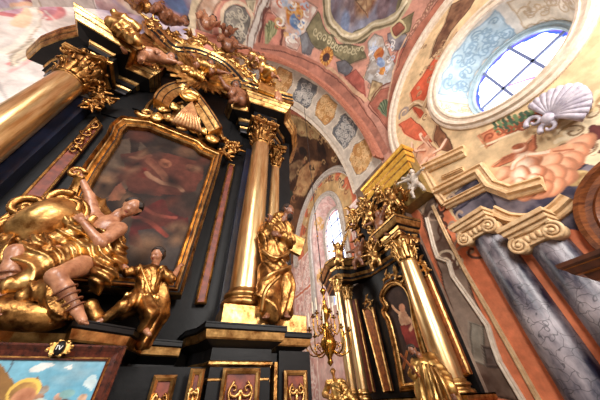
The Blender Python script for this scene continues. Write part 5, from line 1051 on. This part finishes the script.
carve('cloak', [(J['shR']+[.02, .12, 0], J['pelvis']+[.25, .1, -.2], .1, .16), (J['pelvis']+[.25, .1, -.2], J['pelvis']+[.2, .05, -.6], .14, .1)], GOLDD, cs, h=.022, k=.04, fold=.03, fk=18, seed=7)
# --- bearded prophet at the right of the column
pp = thing('prophet_statue', 'gilded statue of a dark bearded robed man standing beside the tall column', 'statue', (1.75, 4.75, 3.02))
J = JY(dict(head=(288, 211, 4.7), neck=(284, 218, 4.75), chest=(279, 232, 4.8), pelvis=(276, 262, 4.8), shR=(287, 227, 4.75), shL=(273, 223, 4.85), elL=(266, 234, 4.65), haL=(269, 224, 4.5), elR=(290, 242, 4.7), haR=(280, 236, 4.5), hipL=(273, 264, 4.8), knL=(268, 288, 4.65), anL=(270, 312, 4.6), toL=(266, 317, 4.45), hipR=(280, 264, 4.8), knR=(285, 288, 4.8), anR=(284, 310, 4.75), toR=(287, 316, 4.6)))
J = {k: EYE+(v-EYE)*((v[1]-.34)/v[1]) for k, v in J.items()}; figure(pp, J, 1.38, unit(-FW*.5+RW*.8-UW*.25), beard=True, h=.024, skin=SKIND, curl=1.0)
carve('robe', [(J['chest'], J['pelvis'], .24, .24), (J['shL'], J['shR'], .13, .13), (J['shL'], J['elL'], .12, .14), (J['elL'], J['haL']+[0, .02, -.08], .12, .08), (J['shR'], J['elR'], .12, .12), (J['elR'], J['haR']+[.05, 0, 0], .11, .08), (J['pelvis'], J['knL'], .24, .22), (J['pelvis'], J['knR'], .23, .2), (J['knL'], J['anL'], .2, .2), (J['knR'], J['anR'], .18, .17), (J['elL'], J['pelvis']+[-.2, -.05, 0], .13, .15), (J['pelvis']+[-.2, -.05, 0], J['anL']+[-.15, 0, .3], .13, .14), (J['neck']+[-.1, 0, .05], J['shL'], .11, .14)], GOLDD, pp, h=.028, k=.06, fold=.06, fk=12, seed=11, fd=(.75, .3, .45))
for pts in ([(262, 250, 4.26), (275, 258, 4.1), (289, 252, 4.26)], [(262, 285, 4.26), (272, 275, 4.1), (290, 268, 4.26)], [(261, 312, 4.2), (266, 290, 4.1), (280, 276, 4.14)]):
    g = G(); g.tube(smooth_path([onY(*q) for q in pts], 5), .07, 8, flat=.6); g.make('mantle_fold', GOLD, pp)
g = G(); A = onY(296, 245, 4.55); g.box(A, (.34, .1, .5), rot=[[.9, 0, .3], [0, 1, 0], [-.3, 0, .9]]); g.make('gilt_tablet', GOLD, pp)
# --- putti and figures on the gable
def putto(label, hx, hy, y, s, lean, armL, armR, legL, legR, skin=SKIN, face=None, wings=False, drap=False, cat='putto', hairm=HAIR):
    """hx, hy: head; lean: direction of the trunk below the head as an image-plane offset in body units; limbs: two (dx, dz, dy) offsets each"""
    H = onY(hx, hy, y); t = None; e = np.array; L = e([lean[0], .05, lean[1]]); L = unit(L)
    J = dict(head=H); J['neck'] = H+L*.13*s*1.2; J['chest'] = H+L*.27*s*1.2; J['pelvis'] = H+L*.52*s*1.2; S_ = unit(np.cross(L, (0, 1, 0)))
    J['shL'] = J['chest']-S_*.15*s*(-1)*-1+(-L)*.05*s; J['shR'] = J['chest']+S_*.15*s-L*.05*s
    if J['shL'][0] > J['shR'][0]: J['shL'], J['shR'] = J['shR'], J['shL']
    def off(o, v, l): return o+unit(e([v[0], v[2], v[1]]))*l*s
    J['elL'] = off(J['shL'], armL[0], .22); J['haL'] = off(J['elL'], armL[1], .2); J['elR'] = off(J['shR'], armR[0], .22); J['haR'] = off(J['elR'], armR[1], .2)
    hv = unit(J['shR']-J['shL'])*.09*s
    for q, lg, sg in (('L', legL, -1), ('R', legR, 1)):
        J['hip'+q] = J['pelvis']+hv*sg; J['kn'+q] = off(J['hip'+q], lg[0], .28); J['an'+q] = off(J['kn'+q], lg[1], .26); J['to'+q] = J['an'+q]+unit(e([.4*sg, -.8, -.3]))*.09*s
    base = e([J['pelvis'][0], J['pelvis'][1], min(v[2] for v in J.values())]); t = thing('putto' if cat == 'putto' else 'angel_statue', label, cat, base, 'carved putti on the gable of the left altar' if cat == 'putto' else None)
    figure(t, J, s, face if face is not None else unit(-FW*.75-UW*.6+RW*.1), putto=(cat == 'putto'), skin=skin, h=.024*s, hands=True, hair=hairm)
    if wings:
        for sg in (-1, 1): wing(t, J['chest']+[0.06*sg, .1*s, .05], J['chest']+e([.5*sg, .18, .42])*s, s, (0, -1, 0), GOLD)
    if drap:
        carve('drapery', [(J['chest'], J['pelvis'], .15*s, .19*s), (J['pelvis'], J['knL'], .17*s, .14*s), (J['pelvis'], J['knR'], .17*s, .14*s), (J['knL'], J['knR'], .12*s, .12*s), (J['shL'], J['elL'], .09*s, .1*s)], drap if not isinstance(drap, bool) else GOLD, t, h=.03*s, k=.05*s, fold=.03*s, fk=16/s, seed=int(hx))
    return t
up = lambda x=0, y=-.3: ((x*.6, 1, y), (x, 1, y)); dn = lambda x=0, y=-.3: ((x, -1, y), (x*.4, -1, y)); out = lambda s_, u=.2: ((s_, u, -.3), (s_, u+.3, -.3))
bent = lambda s_: ((s_*.8, -.2, -.9), (s_*.2, -1, .2))
putto('nude putto climbing over the gable, nearest the robed figure at upper left', 185, 21, 4.6, 1.4, (-.8, -.75), ((-1, .3, -.3), (-.8, .8, -.2)), ((.5, -.8, -.5), (.6, -.6, -.3)), bent(-.5), bent(.4), SKIND)
putto('nude putto with one arm raised, standing above the sunburst', 213, 20, 4.7, 1.45, (-.15, -1), up(-.5), ((.7, -.6, -.4), (.2, -.8, -.6)), bent(-.6), bent(.5), SKIN)
putto('putto peeping over behind its companion on the gable crest', 230, 29, 4.9, 1.2, (-.1, -1), dn(-.6), up(.5), bent(-.3), bent(.3), SKIND)
putto('seated putto with legs drawn up on the gable, lowest of the crest group', 233, 41, 4.6, 1.4, (-.1, -1), dn(-.6), out(1, -.2), bent(-.8), bent(.5), SKIND)
putto('large pale putto clinging to the inner side of the left cornice block', 172, 59, 4.2, 1.2, (-.85, -.35), ((-.2, -.8, -.5), (.4, -.8, -.4)), ((.9, -.3, -.4), (.9, 0, -.2)), ((-.8, -.8, -.2), (-.3, -1, 0)), ((.1, -1, -.4), (.2, -1, .1)), SKIN)
putto('small putto with gilded wings above the sunburst rays', 211, 65, 4.45, 1.15, (-.1, -1), out(-1, .3), out(1, -.3), bent(-.5), bent(.5), SKIND, wings=True, drap=GOLD)
putto('brown putto crouching at the lower right of the sunburst', 236, 87, 4.45, 1.3, (.35, -1), ((-.9, -.2, -.4), (-.6, .6, -.3)), dn(-.8), bent(-.7), ((-.8, -.7, -.3), (-.4, -1, 0)), SKIND)
putto('dark putto with raised arm beside the gold box on the right end of the gable', 257, 57, 4.7, 1.3, (.0, -1), up(-.4), up(.1), bent(-.5), bent(.5), SKIND, drap=GOLD)
# robed angel lying at the upper left, winged angel at the right end
a1 = putto('brown winged angel in gold robes reclining on the upper left scroll', 160, 10, 4.6, 1.35, (-.8, -.55), ((-.8, .5, -.3), (-.7, .7, -.2)), ((.4, .4, -.8), (.3, .9, -.3)), ((-.9, -.3, -.4), (-.8, -.6, 0)), ((-.2, -.6, -.9), (.6, -.8, 0)), SKIND, wings=True, drap=GOLDD, cat='angel')
a2 = putto('gold robed angel seated on a gilded box at the right end of the gable', 271, 70, 4.2, 1.3, (-.25, -1), ((-.6, -.7, -.4), (-.6, .4, -.5)), ((.6, -.7, -.3), (.3, -1, -.2)), bent(-.4), bent(.3), SKIN, drap=GOLDB, cat='angel', wings=False)
clump('robe_swag', [(266, 78), (258, 84), (272, 84)], 4.5, .3, GOLDB, a2, 61, 6)
t = thing('gilded_box', 'square gilded box with a pale round vessel beside it on the cornice end', 'box', onY(265, 96, 4.15)*[1, 1, 0]+[0, 0, 10.08]); p = ORG[t.name]; g = G(); g.box(p+[0, 0, .3], (.6, .5, .55)); g.make('body', GOLDB, t, bevel=.02)
g = G(); g.lathe([(0, 0), (.16, 0), (.2, .2), (.17, .55), (.1, .8), (0, .85)], p+[.48, 0, 0], 16); g.make('vessel', SKIN, t)
# pile of gilded drapery on the left cornice block
t = carve('gilded_cushion', [(onY(a, b, 3.75), onY(c_, d, 3.75), r*.94, r*.94) for a, b, c_, d, r in ((112, 24, 128, 30, .22), (118, 18, 134, 26, .2), (124, 28, 136, 36, .14), (118, 30, 138, 42, .16))], GOLD, None, h=.03, k=.06, fold=.05, fk=12, seed=8); t.name = 'gilded_drapery'; props(t, 'heap of crumpled gilded drapery on top of the left cornice block', 'drapery')
# ================================================================== STATUES OF THE RIGHT ALTAR
bs = thing('saint_statue', 'gilded statue of a dark bearded saint holding a wooden cross', 'statue', onX(440, 405, 5.9)*[1, 1, 0]+[0, 0, 1.66]); 
J = JX(dict(head=(412, 350, 5.9), neck=(419, 355, 5.95), chest=(424, 366, 6.05), pelvis=(434, 392, 6.1), shL=(416, 362, 5.95), shR=(431, 360, 6.15), elL=(413, 374, 5.8), haL=(413, 371, 5.6), elR=(446, 378, 6.0), haR=(452, 392, 5.9)), -.35)
J['pelvis'] = onX(436, 400, 5.75); figure(bs, J, .98, unit(-FW*.7-RW*.6-UW*.35), up=unit(UW+RW*-.2), beard=True, h=.02, skin=SKIND, curl=.9)
carve('robe', [(J['chest'], J['pelvis'], .22, .25), (J['shL'], J['shR'], .12, .12), (J['shL'], J['elL'], .11, .12), (J['shR'], J['elR'], .13, .14), (J['elR'], J['haR']+[0, 0, .05], .12, .11), (J['pelvis'], onX(446, 425, 5.72), .26, .3), (J['shR'], onX(454, 398, 5.7), .12, .14), (onX(420, 385, 5.55), onX(430, 420, 5.55), .12, .16), (J['chest']+[0, 0, 0], onX(420, 395, 5.6), .14, .12)], GOLDB, bs, h=.02, k=.05, fold=.04, fk=17, seed=21)
g = G(); w_ = onX(413, 371, 5.55)
g.bar(onX(400, 354, 5.25), onX(420, 377, 5.2), .045, .04, up=(1, 0, 0)); g.bar(onX(407, 351, 5.25), onX(403, 369, 5.25), .045, .04, up=(1, 0, 0)); g.make('cross', WDR, bs)
for k in range(5): g = G(); g.tube(smooth_path([onX(418+k*4, 362+k, 5.5), onX(419+k*6, 382, 5.42), onX(420+k*8, 404, 5.45)], 5), .035, 6, flat=.6); g.make('mantle_fold', GOLD, bs)
ss = thing('saint_statue', 'small gilded statue of a robed figure below the chandelier', 'statue', onX(340, 405, 5.2)*[1, 1, 0]+[0, 0, 1.4])
J = JX(dict(head=(333, 372, 5.2), neck=(334, 378, 5.22), chest=(336, 386, 5.3), pelvis=(340, 402, 5.3), shL=(329, 384, 5.2), shR=(342, 383, 5.4), elL=(325, 394, 5.15), haL=(331, 396, 4.95), elR=(348, 394, 5.3), haR=(342, 400, 5.0)))
figure(ss, J, .8, unit(-FW*.8-UW*.1), h=.018, skin=mat('gilded_face', (214, 156, 84), (160, 104, 50), .5, .4, 8), curl=.7, hair=GOLDD)
carve('robe', [(J['chest'], J['pelvis'], .19, .22), (J['shL'], J['shR'], .12, .12), (J['shL'], J['elL'], .09, .1), (J['elL'], J['haL']+[0, 0, -.05], .09, .07), (J['shR'], J['elR'], .1, .11), (J['elR'], J['haR'], .1, .08), (J['pelvis'], onX(342, 425, 5.3), .2, .24), (J['elR'], onX(356, 402, 5.2), .1, .09)], GOLDB, ss, h=.02, k=.05, fold=.03, fk=18, seed=31)
def xput(label, hx, hy, x, s, L, aL, aR, lL, lR, skin, wings=False, drap=False, name='putto', cat='putto'):
    H = onX(hx, hy, x); L = unit((.05, L[0], L[1])); J = dict(head=H, neck=H+L*.14*s, chest=H+L*.3*s, pelvis=H+L*.6*s); S_ = unit(np.cross(L, (1, 0, 0))); S_ *= -np.sign(S_[1]+1e-9)
    J['shL'] = J['chest']-S_*.15*s-L*.05*s; J['shR'] = J['chest']+S_*.15*s-L*.05*s
    def off(o, v, l): return o+unit((v[2], -v[0], v[1]))*l*s
    J['elL'] = off(J['shL'], aL, .22); J['haL'] = off(J['elL'], aL, .2); J['elR'] = off(J['shR'], aR, .22); J['haR'] = off(J['elR'], aR, .2)
    for q, v, sg in (('L', lL, -1), ('R', lR, 1)): J['hip'+q] = J['pelvis']+S_*.08*s*sg; J['kn'+q] = off(J['hip'+q], v, .27); J['an'+q] = off(J['kn'+q], (v[0]*.2, -1, .2), .25); J['to'+q] = J['an'+q]+np.array([-.08, 0, -.03])*s
    t = thing(name, label, cat, (J['pelvis'][0], J['pelvis'][1], min(v[2] for v in J.values())), 'gilded putti of the right altar crown' if cat == 'putto' else None); figure(t, J, s, unit(-FW*.7-RW*.3-UW*.3), putto=cat == 'putto', skin=skin, h=.03*s, hands=True, hair=GOLDD)
    if wings:
        for sg in (-1, 1): wing(t, J['chest']+[.08, .05*sg, 0], J['chest']+np.array([.1, .5*sg, .5])*s, s, (-1, 0, 0), GOLD)
    if drap: carve('drapery', [(J['chest'], J['pelvis'], .16*s, .19*s), (J['pelvis'], J['knL'], .17*s, .13*s), (J['pelvis'], J['knR'], .17*s, .13*s)], GOLD, t, h=.035*s, k=.05*s, fold=.03*s, fk=16/s, seed=int(hx))
xput('gilded trumpeting angel standing on the left end of the right altar', 338, 245, 5.8, 1.0, (.1, -1), (-1, .5, -.3), (1, .2, -.3), (-.3, -1, -.4), (.3, -1, -.2), GOLD, True, True, 'angel_statue', 'angel')
for lab, hx, hy, x, s, L in (('gilded putto at the lower left of the foliage crown', 358, 244, 6.3, 1.0, (.3, -1)), ('gilded putto hanging lowest in the foliage crown above the altar cornice', 371, 248, 6.3, .9, (-.2, -1)), ('gilded putto in the middle of the foliage crown', 378, 214, 6.4, 1.1, (.2, -1)), ('gilded putto near the top of the foliage crown', 388, 192, 6.5, 1.0, (-.1, -1)), ('gilded putto at the upper left of the foliage crown under the gold cornice', 369, 205, 6.4, 1.0, (.4, -1))):
    xput(lab, hx, hy, x, s, L, (-1, .2, -.4), (1, .4, -.4), (-.6, -.7, -.6), (.6, -.6, -.5), SKIND if hx in (378, 358) else GOLD)
xput('grey stucco figure at the upper right of the crown beside the olive board', 412, 172, 7.1, 1.05, (.2, -1), (-.8, .2, -.4), (.8, -.3, -.4), (-.5, -.8, -.4), (.5, -.8, -.3), STF, name='stucco_figure', cat='figure')
# ================================================================== LIGHT
w = bpy.data.worlds.new('world'); SC.world = w; w.use_nodes = True; nt = w.node_tree; bg = nt.nodes['Background']
tc = nt.nodes.new('ShaderNodeTexCoord'); n = nt.nodes.new('ShaderNodeTexNoise'); n.inputs['Scale'].default_value = 2.2; cr = nt.nodes.new('ShaderNodeValToRGB')
cr.color_ramp.elements[0].position = .4; cr.color_ramp.elements[0].color = (.22, .17, .13, 1); cr.color_ramp.elements[1].position = .62; cr.color_ramp.elements[1].color = (1.3, 1.15, 1.0, 1)
nt.links.new(tc.outputs['Generated'], n.inputs['Vector']); nt.links.new(n.outputs[0], cr.inputs[0]); nt.links.new(cr.outputs[0], bg.inputs['Color']); bg.inputs['Strength'].default_value = .42
def area(name, loc, tgt, sx, sy, power, col):
    l = bpy.data.lights.new(name, 'AREA'); l.shape = 'RECTANGLE'; l.size = sx; l.size_y = sy; l.energy = power; l.color = col
    o = bpy.data.objects.new(name, l); COL.objects.link(o); o.location = loc; o.rotation_euler = (Vector(tgt)-Vector(loc)).to_track_quat('-Z', 'Y').to_euler()
area('added_nave_lamp', (-7, -9, 9), (0, 5, 6), 2.5, 5, 1700, (1, .96, .92))  # added lamp behind the camera, lights the left altar and its gilding
area('added_nave_lamp', (4.5, -9, 8), (6, 6, 6), 2.5, 5, 1900, (1, .95, .9))  # added south lamp, lights the wall columns from one side
area('added_nave_lamp', (-4.5, -7, 12.5), (7, 3, 9), 2.5, 4, 1000, (1, .96, .92))  # added high lamp behind the camera, aimed at the east wall
area('added_chancel_fill', (-1.5, 13, 9), (8, 12.5, 10), 2, 4, 700, (1, .94, .88))  # added fill lamp inside the chancel, brightens its pink wall
